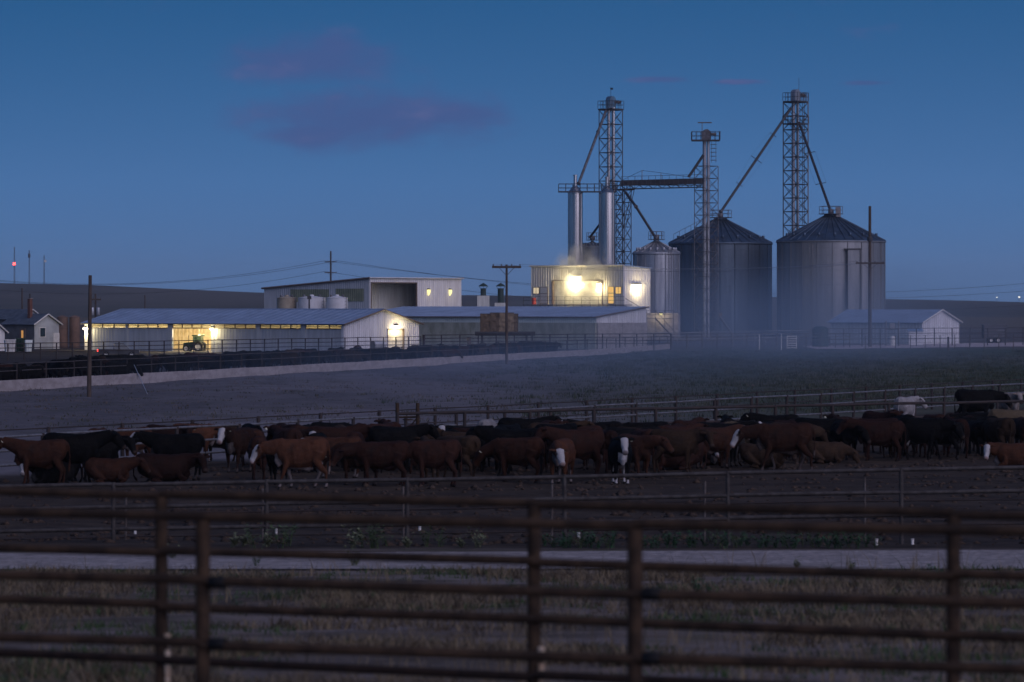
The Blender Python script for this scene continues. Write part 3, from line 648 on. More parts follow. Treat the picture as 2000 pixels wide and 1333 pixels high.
def slim_silo(label, px, rpx, d, ytop, ycone, ypipe):
    r = rpx * d / F; x = Xp(px, d); zb = GZ(x, d); z1 = Zp(ytop, d) - zb; z2 = Zp(ycone, d) - zb; z3 = Zp(ypipe, d) - zb
    g = thing('slim_silo', label, 'silo', (x, d, zb), 0, 'slim stainless silos over the mill')
    prof = []
    nseg = 10
    for k in range(nseg):
        a, b = z1 * k / nseg, z1 * (k + 1) / nseg; prof += [(r, a), (r, b - .05), (r + .018, b - .05), (r + .018, b)]
    lathe('shell', prof, M['steel_silo'], g, 40); lathe('cone_top', [(r + .05, z1 - .05), (r + .05, z1), (.28, z2), (.28, z2 + .1)], M['steel_silo'], g, 32)
    lathe('vent_pipe', [(.24, z2), (.24, z3 - .15), (.32, z3 - .15), (.32, z3), (.01, z3 + .05)], M['steel_silo'], g, 16)
    for aa in (R(-80), R(-40)):
        bar('seam_strip', ((r + .03) * math.cos(aa), (r + .03) * math.sin(aa), 0), ((r + .03) * math.cos(aa), (r + .03) * math.sin(aa), z1), .05, M['steel_silo'], g, 5)
    return g
slim_silo('slim stainless silo on the left, joined by the spout', 1123.5, 14.5, 531, 377, 363, 342)
slim_silo('slim stainless silo on the right, pink in the afterglow', 1185.5, 15.5, 529, 377, 363, 346)
d = 530; cw = thing('silo_catwalk', 'railed catwalk across the tops of the slim silos', 'walkway', (Xp(1091, d), d, GZ(0, d)))
cz = Zp(376, d) - GZ(0, d); cwl = (1203 - 1091) * d / F
box('deck', (0, -1.5, cz), (cwl, -1.15, cz + .12), M['steel_dark'], cw); box('deck', (0, 1.15, cz), (cwl, 1.5, cz + .12), M['steel_dark'], cw)
for yy in (-1.5, 1.5):
    for k in range(9): bar('rail_post', (cwl * k / 8, yy, cz), (cwl * k / 8, yy, cz + 1.15), .035, M['steel_dark'], cw, 5)
    for h in (.6, 1.15): bar('handrail', (0, yy, cz + h), (cwl, yy, cz + h), .03, M['steel_dark'], cw, 5)
for k in range(8): box('cross_plank', (cwl * (k + .2) / 8, -1.14, cz + .02), (cwl * (k + .8) / 8, 1.14, cz + .1), M['steel_dark'], cw) if k in (0, 3, 4) else None

def lattice(g, s, z0, z1, npan, mat, r=.075, mat4=None, xbr=True):
    c = [(-s / 2, -s / 2), (s / 2, -s / 2), (s / 2, s / 2), (-s / 2, s / 2)]
    for k in range(4): bar('tower_leg', (*c[k], z0), (*c[k], z1), r, mat4 if (mat4 and k == 1) else mat, g, 4)
    for i in range(npan):
        a = z0 + (z1 - z0) * i / npan; b = z0 + (z1 - z0) * (i + 1) / npan
        for k in range(4):
            p, q = c[k], c[(k + 1) % 4]
            bar('strut', (*p, b), (*q, b), r * .62, mat, g, 4)
            bar('brace', (*p, a), (*q, b), r * .48, mat, g, 4)
            if xbr: bar('brace', (*q, a), (*p, b), r * .48, mat, g, 4)
def head_platform(g, z, s, mat, h=1.05):
    box('platform', (-s / 2, -s / 2, z - .18), (s / 2, s / 2, z), mat, g); rails_box(g, -s / 2, s / 2, -s / 2, s / 2, z, mat, h)
def elevator_head(g, x, y, z, mat, k=1.):
    vs = []; fs = []; n = 12; hw = .55 * k; hd = .32 * k
    prof = [(-hw, 0), (hw, 0)] + [(hw * math.cos(math.pi * i / n), .8 * k + hw * math.sin(math.pi * i / n)) for i in range(n + 1)]
    m = len(prof)
    for yy in (-hd, hd):
        for px_, pz in prof: vs.append((x + px_, y + yy, z + pz))
    fs.append(tuple(range(m))); fs.append(tuple(range(2 * m - 1, m - 1, -1)))
    for i in range(m): j = (i + 1) % m; fs.append((i, i + m, j + m, j))
    mesh_obj('elevator_head', vs, fs, mat, g); bar('drive_motor', (x + hw, y - hd - .1, z + .7 * k), (x + hw + .75, y - hd - .1, z + .7 * k), .2 * k, M['steel_mid'], g, 10)
def casing(g, x, y, z0, z1, r, mat):
    prof = []; n = max(2, int((z1 - z0) / 3.))
    for k in range(n):
        a, b = z0 + (z1 - z0) * k / n, z0 + (z1 - z0) * (k + 1) / n; prof += [(r, a), (r, b - .1), (r + .05, b - .1), (r + .05, b)]
    lathe('leg_casing', prof, mat, g, 14, (x, y, 0))
# tower over the mill
d = 542; zb = GZ(0, d); T1g = thing('elevator_tower', 'tall lattice elevator tower with bright hood above the mill', 'tower', (Xp(1193, d), d, zb), TH, 'lattice elevator towers')
tz = Zp(213, d) - zb; lattice(T1g, 2.35, 0, tz - .2, 16, M['steel_dark'], .08)
head_platform(T1g, tz, 2.6, M['steel_dark'], 1.1)
for q in (-.3, .38): casing(T1g, q * UX.x, -q * UX.y, 0, tz + .2, .24, M['steel_silo'])
elevator_head(T1g, 0, 0, tz + .1, M['steel_silo'], 1.25)
bar('mast', (0, 0, tz + 1.6), (0, 0, tz + 3.1), .03, M['steel_dark'], T1g, 5); box('vane', (-.05, -.4, tz + 2.7), (.02, .05, tz + 2.95), M['steel_dark'], T1g)
box('mid_landing', (-1.2, -1.2, tz * .66), (.2, 1.2, tz * .66 + .1), M['steel_dark'], T1g)
d = 538; T1b = thing('conveyor_tower', 'short lattice tower carrying the left end of the conveyor bridge', 'tower', (Xp(1218, d), d, zb), TH)
lattice(T1b, 1.5, 0, Zp(372, d) - zb, 12, M['steel_dark'], .075); box('platform', (-1.1, -1.1, Zp(372, d) - zb), (1.1, 1.1, Zp(372, d) - zb + .15), M['steel_dark'], T1b)
rails_box(T1b, -1.1, 1.1, -1.1, 1.1, Zp(372, d) - zb + .15, M['steel_dark'])
# elevator leg in front of the dark bin
d = 535; LGg = thing('bucket_elevator', 'slim silver elevator leg with railed head platform and T antenna', 'tower', (Xp(1379, d), d, GZ(0, d)), 0)
lz1 = Zp(276, d) - GZ(0, d)
for q, rr in ((-.22, .27), (.32, .19)): casing(LGg, q, -.1, 0, lz1, rr, M['galv'])
box('platform', (-2.0, -1.3, lz1), (1.9, 1.3, lz1 + .16), M['steel_dark'], LGg); rails_box(LGg, -2.0, 1.9, -1.3, 1.3, lz1 + .16, M['steel_dark'], 1.15, 6, 3)
elevator_head(LGg, .05, 0, lz1 + .16, M['steel_mid'], 1.1)
bar('antenna_mast', (-.55, 0, lz1 + .1), (-.55, 0, Zp(240.5, d) - GZ(0, d)), .05, M['pipe_pale'], LGg, 6); box('antenna_bar', (-1.15, -.08, Zp(241, d) - GZ(0, d)), (.8, .08, Zp(238.8, d) - GZ(0, d)), M['steel_mid'], LGg)
for k in range(5): lathe('cage_hoop', [(.42, 0), (.45, .0), (.45, .06), (.42, .06)], M['steel_mid'], LGg, 12, (1.05, -.2, lz1 - .5 - k * .55))
for q in (.75, 1.35): bar('cage_bar', (q, -.3, lz1 - 3.), (q, -.3, lz1), .03, M['steel_mid'], LGg, 5)
d = 535.6; T2g = thing('support_tower', 'lattice support tower around the silver elevator leg', 'tower', (Xp(1379.5, d), d, GZ(0, d)), TH)
lattice(T2g, 2.35, 0, Zp(325, d) - GZ(0, d), 14, M['steel_mid'], .065)
# right tower
d = 575; T3g = thing('elevator_tower', 'tall rusty-sided lattice elevator tower between the two big bins', 'tower', (Xp(1554, d), d, GZ(0, d)), TH, 'lattice elevator towers')
t3 = Zp(198, d) - GZ(0, d); lattice(T3g, 2.65, 0, t3 - .2, 17, M['steel_dark'], .1, M['steel_rusty'])
head_platform(T3g, t3, 2.75, M['steel_dark'], 1.25); box('platform', (-1.4, -1.4, Zp(246, d)), (1.4, 1.4, Zp(243.5, d)), M['steel_dark'], T3g); rails_box(T3g, -1.4, 1.4, -1.4, 1.4, Zp(244, d), M['steel_dark'], 1.1)
for q, rr in ((-.35, .26), (.3, .2)): casing(T3g, q * UX.x, -q * UX.y, 0, t3 + .2, rr, M['galv'])
elevator_head(T3g, 0, 0, t3, M['galv'], 1.3); bar('mast', (.4, -.3, t3 + 1.5), (.4, -.3, Zp(152, d) - GZ(0, d)), .03, M['steel_dark'], T3g, 5)
for k in range(10): bar('screen_bar', (1.33, -1.3 + k * .29, t3 + .05), (1.33, -1.3 + k * .29, t3 + 1.3), .05, M['steel_rusty'], T3g, 4)
for q in (.9, 1.25): bar('ladder_rail', (1.45, -1.45 + q, 0), (1.45, -1.45 + q, t3), .05, M['steel_rusty'], T3g, 4)
for k in range(60): bar('ladder_rung', (1.45, -.55, 8 + k * .4), (1.45, -.2, 8 + k * .4), .025, M['steel_rusty'], T3g, 4)
# conveyor bridge
pA = P(1213, 359, 538); pB = P(1374, 355, 534)
cv = thing('conveyor_bridge', 'enclosed conveyor bridge spanning from mill tower to elevator leg', 'conveyor', pA)
V = pB - pA; n = 18
def along(f, oy=0, oz=0): return V * f + Vector((0, oy, oz))
L_ = V.length; yaw = math.atan2(V.y, V.x)
vsb = [along(f, yy, zz) for f in (0, 1) for yy in (-.55, .55) for zz in (-.32, .42)]
mesh_obj('housing', vsb, [(0, 1, 3, 2), (4, 6, 7, 5), (0, 4, 5, 1), (2, 3, 7, 6), (0, 2, 6, 4), (1, 5, 7, 3)], M['steel_dark'], cv)
for yy in (-.6, .6):
    bar('chord', along(0, yy, -.78), along(1, yy, -.78), .06, M['steel_dark'], cv, 4)
    for k in range(n): bar('truss_web', along(k / n, yy, -.78 if k % 2 else -.3), along((k + 1) / n, yy, -.3 if k % 2 else -.78), .035, M['steel_dark'], cv, 4)
for k in range(n): bar('panel_batten', along((k + .5) / n, -.57, -.3), along((k + .5) / n, -.57, .42), .03, M['steel_mid'], cv, 4)
for yy in (-.95,):
    box('walk_plank', (0, yy - .3, -.3), (V.x, yy + .3, -.2), M['steel_dark'], cv)
    for k in range(13): bar('rail_post', along(k / 12, yy - .25, -.2), along(k / 12, yy - .25, .95), .03, M['steel_dark'], cv, 5)
    for h in (.4, .95): bar('handrail', along(0, yy - .25, h), along(1, yy - .25, h), .028, M['steel_dark'], cv, 5)
mp = [.255, .485]
for f, h in zip(mp, (1.75, 1.35)): bar('king_post', along(f, -.5, .4), along(f, -.5, h), .05, M['pipe_pale'], cv, 5)
for a, b, c, e in ((.02, .5, mp[0], 1.75), (mp[0], 1.75, mp[1], 1.35), (mp[1], 1.35, .9, .5)): bar('suspension_cable', along(a, -.5, b), along(c, -.5, e), .025, M['steel_dark'], cv, 4)
for f0, f1, dz_ in ((.12, .03, 6.), (.15, .06, 6.)): bar('knee_brace', along(f0 + .02, 0, -.5), along(f1, 0, -dz_), .05, M['steel_dark'], cv, 4)
# spouts
def spout(label, pts, r, mat, brackets=()):
    p0 = Vector(pts[0]); s = thing('grain_spout', label, 'spout', p0)
    for a, b in zip(pts, pts[1:]): bar('pipe', Vector(a) - p0, Vector(b) - p0, r, mat, s, 10); bar('flange', (Vector(b) - p0) * .995, (Vector(b) - p0) * 1.005, r * 1.5, M['steel_mid'], s, 10)
    D = Vector(pts[-1]) - p0
    for f, h in brackets:
        c = D * f; nrm = Vector((D.z, 0, -D.x)).normalized()
        bar('truss_bracket', c - nrm * h, c + nrm * h, .05, M['steel_dark'], s, 4)
    for f0, f1 in zip(brackets, brackets[1:]):
        nrm = Vector((D.z, 0, -D.x)).normalized()
        for q in (-1, 1): bar('stay_rod', D * f0[0] + nrm * f0[1] * q, D * f1[0] + nrm * f1[1] * q, .014, M['steel_dark'], s, 4)
    return s
spout('pale grain spout dropping from mill tower to left slim silo', [P(1184, 216, 541), P(1168, 258, 538), P(1130, 359, 531.5)], .19, M['steel_mid'])
spout('grain spout from the conveyor tower down to the small bin', [P(1222, 376, 537), P(1242, 404, 531), P(1280, 464, 533)], .19, M['steel_dark'], ((.12, .35),))
spout('short spout into the half hidden bin between the silos', [P(1171, 439, 556), P(1153, 463, 564)], .17, M['steel_dark'])
spout('long grain spout running left from right tower to the dark bin', [P(1545, 212, 574), P(1408, 414, 560)], .2, M['steel_dark'], ((.26, .55), (.5, .95), (.74, .55)))
spout('grain spout running right from tower to the paler bin', [P(1561, 240, 574), P(1622, 412, 550.5)], .2, M['steel_dark'], ((.35, .8), (.7, .8)))
spout('short spout from the silver leg onto the conveyor bridge', [P(1374, 303, 534.5), P(1345, 346, 534.5)], .2, M['steel_dark'])

# ------------------------------------------------------------------ right barn, house and yard things
d0 = 470; zb = GZ(0, d0) - .1
rb_ = thing('white_barn', 'low white barn with sky-tinted roof in the dust on the right', 'barn', (Xp(1801, d0), d0, zb), TH)
W_ = tlen(1801, d0, UX, 1873); L__ = tlen(1801, d0, UY, 1622); E_ = Zp(629, d0) - zb; RZ = Zp(605, d0 + 3) - zb
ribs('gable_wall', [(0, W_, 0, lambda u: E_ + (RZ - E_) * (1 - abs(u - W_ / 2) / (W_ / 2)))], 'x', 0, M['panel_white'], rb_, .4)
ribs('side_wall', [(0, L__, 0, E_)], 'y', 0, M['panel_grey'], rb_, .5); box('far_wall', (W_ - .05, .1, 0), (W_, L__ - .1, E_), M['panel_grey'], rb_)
for s in (0, 1):
    x0 = -.35 if s == 0 else W_ + .35; q = ((x0, -.3, E_ - .1), (x0, L__ + .3, E_ - .1), (W_ / 2, L__ + .3, RZ), (W_ / 2, -.3, RZ))
    roof_plane('roof', *(q if s == 0 else (q[1], q[0], q[3], q[2])), M['roof_sky_tint'], rb_, M['roof_sky_tint'], 26)
    bar('rake_trim', (x0, -.33, E_ - .12), (W_ / 2, -.33, RZ - .02), .09, M['white_paint'], rb_, 4)
u0, u1 = 4, L__ - 1
for k in range(0): box('dark_bay', (-.06, u0 + (u1 - u0) * k / 6 + .2, .1), (-.035, u0 + (u1 - u0) * (k + 1) / 6 - .2, E_ - .6), M['trim_dark'], rb_)
ln = thing('lean_to', 'small white lean-to before the right barn gable', 'shed', (Xp(1775, 462), 462, zb), 0)
box('wall', (0, 0, 0), (1.7, .1, 1.75), M['panel_white'], ln); box('wall', (1.62, .1, 0), (1.7, 2, 1.9), M['panel_white'], ln); slab('roof', ((-.1, -.1, 1.78), (1.8, -.1, 1.78), (1.8, 2.2, 2.1), (-.1, 2.2, 2.1)), .06, M['roof_sky_tint'], ln)
def gable_house(name, label, px0, px1, pxl, d0, ye, ya, yb, wall, side, roofm, cat='house'):
    zb = Zp(yb, d0); h = thing(name, label, cat, (Xp(px0, d0), d0, zb), TH); W = tlen(px0, d0, UX, px1); L = tlen(px0, d0, UY, pxl); E = Zp(ye, d0) - zb; A = Zp(ya, d0) - zb
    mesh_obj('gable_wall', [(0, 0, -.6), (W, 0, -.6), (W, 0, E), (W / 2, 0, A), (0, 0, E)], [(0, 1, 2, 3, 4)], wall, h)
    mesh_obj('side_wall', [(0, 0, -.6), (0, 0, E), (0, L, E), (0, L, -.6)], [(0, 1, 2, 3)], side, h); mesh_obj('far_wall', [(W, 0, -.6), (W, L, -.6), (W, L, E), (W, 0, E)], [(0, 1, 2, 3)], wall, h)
    n = 14
    for k in range(n): 
        z = -.4 + (E + .3) * k / n
        box('siding_board', (.02, -.035, z), (W - .02, -.008, z + (E + .3) / n - .03), wall, h)
    for s in (0, 1):
        x0 = -.3 if s == 0 else W + .3; slab('roof', ((x0, -.3, E - .12), (x0, L + .3, E - .12), (W / 2, L + .3, A + .06), (W / 2, -.3, A + .06)), .1, roofm, h); bar('rake_trim', (x0, -.32, E - .16), (W / 2, -.32, A), .08, M['white_paint'], h, 4)
    return h, W, L, E, A
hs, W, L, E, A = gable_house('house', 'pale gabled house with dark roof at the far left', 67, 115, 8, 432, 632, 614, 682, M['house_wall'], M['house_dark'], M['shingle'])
for fx, nm in ((.32, 'window'),):
    f = box('window', (W * fx - .45, -.09, E * .45), (W * fx + .45, -.037, E * .85), M['white_paint'], hs); box('pane', (W * fx - .36, -.11, E * .48), (W * fx + .36, -.092, E * .82), M['glass_dark'], hs)
box('door', (W * .76, -.09, -.4), (W * .76 + .9, -.037, E * .62), M['white_paint'], hs)
wl = tlen(67, 432, UY, 45); box('window_frame', (-.1, wl - .5, E * .38), (-.04, wl + .5, E * .8), M['trim_brown'], hs); box('lit_pane', (-.125, wl - .16, E * .42), (-.102, wl + .16, E * .72), M['lit_small'], hs)
ch = box('chimney', (W * .25, L * .35, E - .3), (W * .25 + .4, L * .35 + .4, Zp(584, 432) - Zp(682, 432)), M['brick_red'], hs); box('chimney_cap', (W * .25 - .06, L * .35 - .06, Zp(584, 432) - Zp(682, 432)), (W * .25 + .46, L * .35 + .46, Zp(583, 432) - Zp(682, 432)), M['concrete'], hs)
bar('flue_pipe', (W * .25 + .2, L * .35 + .2, Zp(583, 432) - Zp(682, 432)), (W * .25 + .2, L * .35 + .2, Zp(574, 432) - Zp(682, 432)), .1, M['steel_dark'], hs)
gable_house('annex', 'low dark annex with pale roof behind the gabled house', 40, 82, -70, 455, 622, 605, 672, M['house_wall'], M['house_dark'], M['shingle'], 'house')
gable_house('small_shed', 'small white shed cut off by the left edge of the photo', -22, 9, -90, 418, 648, 633, 676, M['panel_white'], M['panel_white'], M['shingle'], 'shed')
for px, lb in ((122, 'brown upright tank left of its twin beside the house'), (146, 'brown upright tank right of its twin near the shed lamp')):
    d = 440; zb = GZ(0, d) - .2; r = 10.5 * d / F; h = Zp(620, d) - zb
    g = thing('brown_tank', lb, 'tank', (Xp(px, d), d, zb), 0, 'brown upright tanks'); lathe('shell', [(r, 0), (r, h * .3), (r + .03, h * .31), (r, h * .32), (r, h * .65), (r + .03, h * .66), (r, h * .67), (r, h)], M['tank_brown'], g, 28); lathe('lid', [(r + .03, h), (r * .4, h + .18), (.01, h + .22)], M['tank_brown'], g, 28)
# tractor in the lit bay
tr_ = thing('tractor', 'green cab tractor parked in the lit shed bay', 'tractor', glow_pos(sh, 1.5, tlen(672, 400, UY, 362), .03), TH + R(118)); tr_.scale = (.75, .75, .75)
def wheel(g, x, y, r, w):
    wv = lathe('wheel', [(r * .55, -w / 2), (r * .9, -w / 2), (r, -w * .3), (r, w * .3), (r * .9, w / 2), (r * .55, w / 2)], M['tyre'], g, 22); wv.location = (x, y, r); wv.rotation_euler = (R(90), 0, 0)
    rm = lathe('rim', [(.02, w * .2), (r * .4, w * .2), (r * .56, w * .42), (r * .56, -w * .42), (r * .4, -w * .2), (.02, -w * .2)], M['white_paint'], wv, 16)
for y in (-.75, .75): wheel(tr_, -.7, y, .78, .45); wheel(tr_, 1.15, y * .9, .52, .32)
mesh_obj('bonnet', [(0, -.38, .75), (1.75, -.32, .75), (1.75, .32, .75), (0, .38, .75), (0, -.38, 1.5), (1.7, -.3, 1.32), (1.7, .3, 1.32), (0, .38, 1.5)], [(3, 2, 1, 0), (4, 5, 6, 7), (0, 1, 5, 4), (1, 2, 6, 5), (2, 3, 7, 6), (3, 0, 4, 7)], M['green'], tr_)
box('chassis', (-1.1, -.3, .55), (1.6, .3, .85), M['steel_dark'], tr_)
cb_ = [(-1.05, -.6), (.15, -.6), (.15, .6), (-1.05, .6)]
for x, y in cb_: bar('cab_post', (x, y, 1.0), (x * .95, y * .92, 2.3), .045, M['trim_dark'], tr_, 6)
box('cab_roof', (-1.2, -.72, 2.3), (.3, .72, 2.48), M['green'], tr_); box('cab_floor', (-1.05, -.6, .9), (.15, .6, 1.15), M['green'], tr_)
gl = bpy.data.materials.new('clear_glass'); gl.use_nodes = True; t = gl.node_tree; t.nodes.clear(); a_ = N(t, 'ShaderNodeBsdfTransparent'); a_.inputs[0].default_value = (.62, .75, .74, 1); b_ = N(t, 'ShaderNodeBsdfGlossy', i_Roughness=.05); mx = N(t, 'ShaderNodeMixShader'); mx.inputs[0].default_value = .12
t.links.new(a_.outputs[0], mx.inputs[1]); t.links.new(b_.outputs[0], mx.inputs[2]); o_ = N(t, 'ShaderNodeOutputMaterial'); t.links.new(mx.outputs[0], o_.inputs[0]); M['glass'] = gl
box('windscreen', (.13, -.55, 1.5), (.145, .55, 2.28), M['glass'], tr_); box('side_window', (-1.0, -.6, 1.2), (.1, -.585, 2.28), M['glass'], tr_); box('side_window', (-1.0, .585, 1.2), (.1, .6, 2.28), M['glass'], tr_)
bar('exhaust_stack', (.9, .36, 1.3), (.9, .36, 2.4), .04, M['steel_dark'], tr_); box('seat', (-.75, -.25, 1.15), (-.3, .25, 1.6), M['trim_dark'], tr_); bar('mirror_arm', (.15, -.6, 2.1), (.2, -1., 2.1), .02, M['trim_dark'], tr_, 5); box('mirror', (.17, -1.08, 1.85), (.22, -.92, 2.2), M['trim_dark'], tr_)
# pickup in the corral, cart by the gable
pk = thing('pickup_truck', 'dark pickup with a red tail light beside the bare pole', 'pickup', (Xp(232, 372), 372, GZ(0, 372)), R(8)); pk.scale = (.78, .78, .78)
mesh_obj('body', [(-2.6, -.9, .45), (2.5, -.9, .45), (2.5, .9, .45), (-2.6, .9, .45), (-2.6, -.92, 1.05), (2.5, -.86, .98), (2.5, .86, .98), (-2.6, .92, 1.05)], [(3, 2, 1, 0), (4, 5, 6, 7), (0, 1, 5, 4), (1, 2, 6, 5), (2, 3, 7, 6), (3, 0, 4, 7)], M['trim_dark'], pk)
mesh_obj('cab', [(-.7, -.86, 1.03), (1.35, -.86, 1.0), (1.35, .86, 1.0), (-.7, .86, 1.03), (-.5, -.7, 1.72), (.6, -.7, 1.72), (.6, .7, 1.72), (-.5, .7, 1.72)], [(4, 5, 6, 7), (0, 1, 5, 4), (1, 2, 6, 5), (2, 3, 7, 6), (3, 0, 4, 7)], M['glass_dark'], pk)
box('cab_roof', (-.52, -.71, 1.72), (.62, .71, 1.77), M['trim_dark'], pk)
for x in (-1.6, 1.55):
    for y in (-.82, .82): wheel(pk, x, y, .38, .24)
for y in (-.8, .8): box('tail_light', (-2.64, y - .08, .75), (-2.6, y + .08, .98), M['red_light'], pk); box('headlight', (2.5, y - .14, .72), (2.53, y + .14, .9), M['white_paint'], pk)
ct_ = thing('spray_cart', 'small white tank cart with dark motor by the shed gable', 'cart', (Xp(742, 397), 397, GZ(0, 397)), R(20))
tk = lathe('tank', [(.01, -.6), (.3, -.58), (.38, -.45), (.38, .45), (.3, .58), (.01, .6)], M['tank_white'], ct_, 18); tk.location = (0, 0, .95); tk.rotation_euler = (0, R(90), 0)
box('frame', (-.75, -.3, .45), (.75, .3, .55), M['steel_dark'], ct_); box('motor', (-1.0, -.2, .6), (-.65, .2, 1.35), M['steel_dark'], ct_)
for y in (-.4, .4): wheel(ct_, .1, y, .3, .16)
g = thing('white_stake', 'thin white stake standing in the corral right of the bare pole', 'post', (Xp(195, 268), 268, GZ(0, 268))); bar('shaft', (0, 0, 0), (0, 0, 1.3), .03, M['white_paint'], g, 8); bar('tip', (0, 0, 1.3), (0, 0, 1.36), .035, M['red'], g, 8)
# hay on a flatbed
d = 415; tz_ = Zp(648, d); tl = thing('hay_trailer', 'dark flatbed trailer under the hay stack', 'trailer', (Xp(985, d), d, GZ(0, d)))
bx0, bx1 = Xp(928, d) - Xp(985, d), Xp(1045, d) - Xp(985, d); dk = tz_ - GZ(0, d)
box('deck', (bx0, -1.2, dk - .2), (bx1, 1.2, dk), M['steel_dark'], tl); box('frame_beam', (bx0, -.5, dk - .45), (bx1, -.3, dk - .2), M['steel_dark'], tl); box('frame_beam', (bx0, .3, dk - .45), (bx1, .5, dk - .2), M['steel_dark'], tl)
for x in (-2.4, 2.4): 
    for y in (-.95, .95): wheel(tl, x, y, .5, .3); bar('strut', (x, y * .6, .5), (x, y * .6, dk - .2), .12, M['steel_dark'], tl, 6)
def bale(label, x0, x1, y0, y1, mat):
    b = thing('hay_bale', label, 'hay bale', P((x0 + x1) / 2, y1, d - .2), 0, 'hay bales on the flatbed'); hx_ = (x1 - x0) * d / F / 2 - .02; hz = (y1 - y0) * d / F
    vs = []; fs = []; n = 7; ny = 5
    import itertools
    me = bpy.data.meshes.new('bale_body'); import bmesh; bm = bmesh.new(); bmesh.ops.create_cube(bm, size=1); bmesh.ops.subdivide_edges(bm, edges=bm.edges[:], cuts=7, use_grid_fill=True)
    for v in bm.verts:
        v.co = Vector((v.co.x * 2 * hx_, v.co.y * 1.9, (v.co.z + .5) * hz)); q = v.co * 2.3 + Vector((x0, y0, 0)); v.co += Vector((mnoise.noise(q), mnoise.noise(q + Vector((9, 0, 0))), mnoise.noise(q + Vector((0, 9, 0))))) * .08
    bm.to_mesh(me); bm.free(); me.materials.append(mat); link(bpy.data.objects.new('bale_body', me), b)
    for f in (-.5, .5): box('twine', (-hx_ - .03, f - .012, .02), (hx_ + .03, f + .012, hz + .06), M['trim_dark'], b)
for c_, (a, b, m_) in enumerate(((938, 957, 'hay'), (957, 975, 'hay'), (975, 989, 'hay_pale'), (989, 1004, 'hay_pale'), (1004, 1012, 'hay'))):  # rightmost bale takes the darker hay to paint in its shadowed side
    nm = ('leftmost', 'second', 'middle', 'fourth', 'rightmost narrow')[c_]
    bale(f'{nm} hay bale in the lower row on the flatbed', a, b, 630, 648, M[m_]); bale(f'{nm} hay bale in the upper row on the flatbed', a, b, 612 + (2 if c_ in (0, 4) else 0), 629.5, M[m_])
# utility poles
def pole(label, px, yb, yt, d, r, arms=(), group='utility poles', lean=0., z=None):
    zb = GZ(0, d) if z is None else z; p = thing('utility_pole', label, 'utility pole', (Xp(px, d), d, zb - .1), 0, group); h = Zp(yt, d) - zb + .1
    bar('shaft', (0, 0, 0), (lean, 0, h), r, M['wood_pole'], p, 12, .72)
    for ya, hw in arms:
        za = Zp(ya, d) - zb + .1; box('crossarm', (-hw, -r - .14, za - .10), (hw, -r * .7, za + .10), M['wood_pole'], p)
        for s in (-1, 1):
            bar('arm_brace', (s * hw * .5, -r - .1, za - .08), (0, -r * .9, za - .75), .025, M['steel_mid'], p, 4)
            for q in (.35, .92): bar('insulator', (s * hw * q, -r - .05, za + .06), (s * hw * q, -r - .05, za + .26), .05, M['steel_mid'], p, 6)
    return p, h
p1, h1 = pole('bare wooden pole in the dirt field before the machine shed', 174, 778, 538, 204, .125, (), lean=.06)
p2, h2 = pole('wooden pole with one crossarm in front of the hay stack', 989.5, 710, 517, 330, .13, ((522, 1.25),))
p3, h3 = pole('tall wooden pole with low crossarm before the paler bin', 1699, 682, 403, 446, .22, ((514.5, 1.65),))
lathe('clamp', [(.2, 0), (.32, .05), (.32, .5), (.2, .55)], M['steel_dark'], p3, 10, (0, 0, Zp(470, 446) - GZ(0, 446)))
p4, h4 = pole('distant pole with a transformer behind the bare pole', 186.5, 690, 574, 470, .14, ((585.5, .7),))
for q in (-.35, .35): bar('transformer', (q, -.3, h4 - 2.6), (q, -.3, h4 - 1.7), .24, M['galv'], p4, 12)
pole('thin distant pole rising behind the machine shed roof', 283, 690, 577, 520, .1, ())
pole('thin dark pole standing behind the house chimney', 43, 690, 563, 470, .11, ())
p5, h5 = pole('distant power line pole with two crossarms above the tall building', 646, 620, 491, 900, .26, ((512, 1.0 * 1.4), (533, 1.0 * 1.4)))
wire('service_wire', 'pale service wire strung across the bins to the tall pole', P(1218, 524, 519), P(1699, 514, 446), .35, .022, M['wire_pale'])
wire('guy_wire', 'pale guy wire slanting to the ground right of the bare pole', P(262, 713, 232), P(288, 770, 212), 0, .018, M['wire_pale'])
for k, (ya, yb_, xx) in enumerate(((512, 530, -1.4), (512, 533, 1.4), (533, 548, -1.4))):
    a = P(646, ya, 900) + Vector((xx, 0, .3))
    wire('power_line', ('upper', 'second', 'lowest')[k] + ' thin overhead wire left of the distant power line pole', P(-200, yb_ - 6, 860), a, 4.5, .035, M['wire'], 'overhead wires left')
    wire('power_line', ('upper', 'second', 'lowest')[k] + ' thin overhead wire right of the distant power line pole', a, P(2250, yb_ - 3 + 14 * k, 980), 7., .035, M['wire'], 'overhead wires right')
for k in range(2): wire('pole_wire', ('left-hand', 'right-hand')[k] + ' thin wire running between the crossarm poles', P(989.5, 522, 330) + Vector((-1.1 + 2.2 * k, -.15, .25)), P(1699, 514.5, 446) + Vector((-1.5 + 3. * k, -.2, .25)), .9, .008, M['wire'], 'wires between crossarm poles')
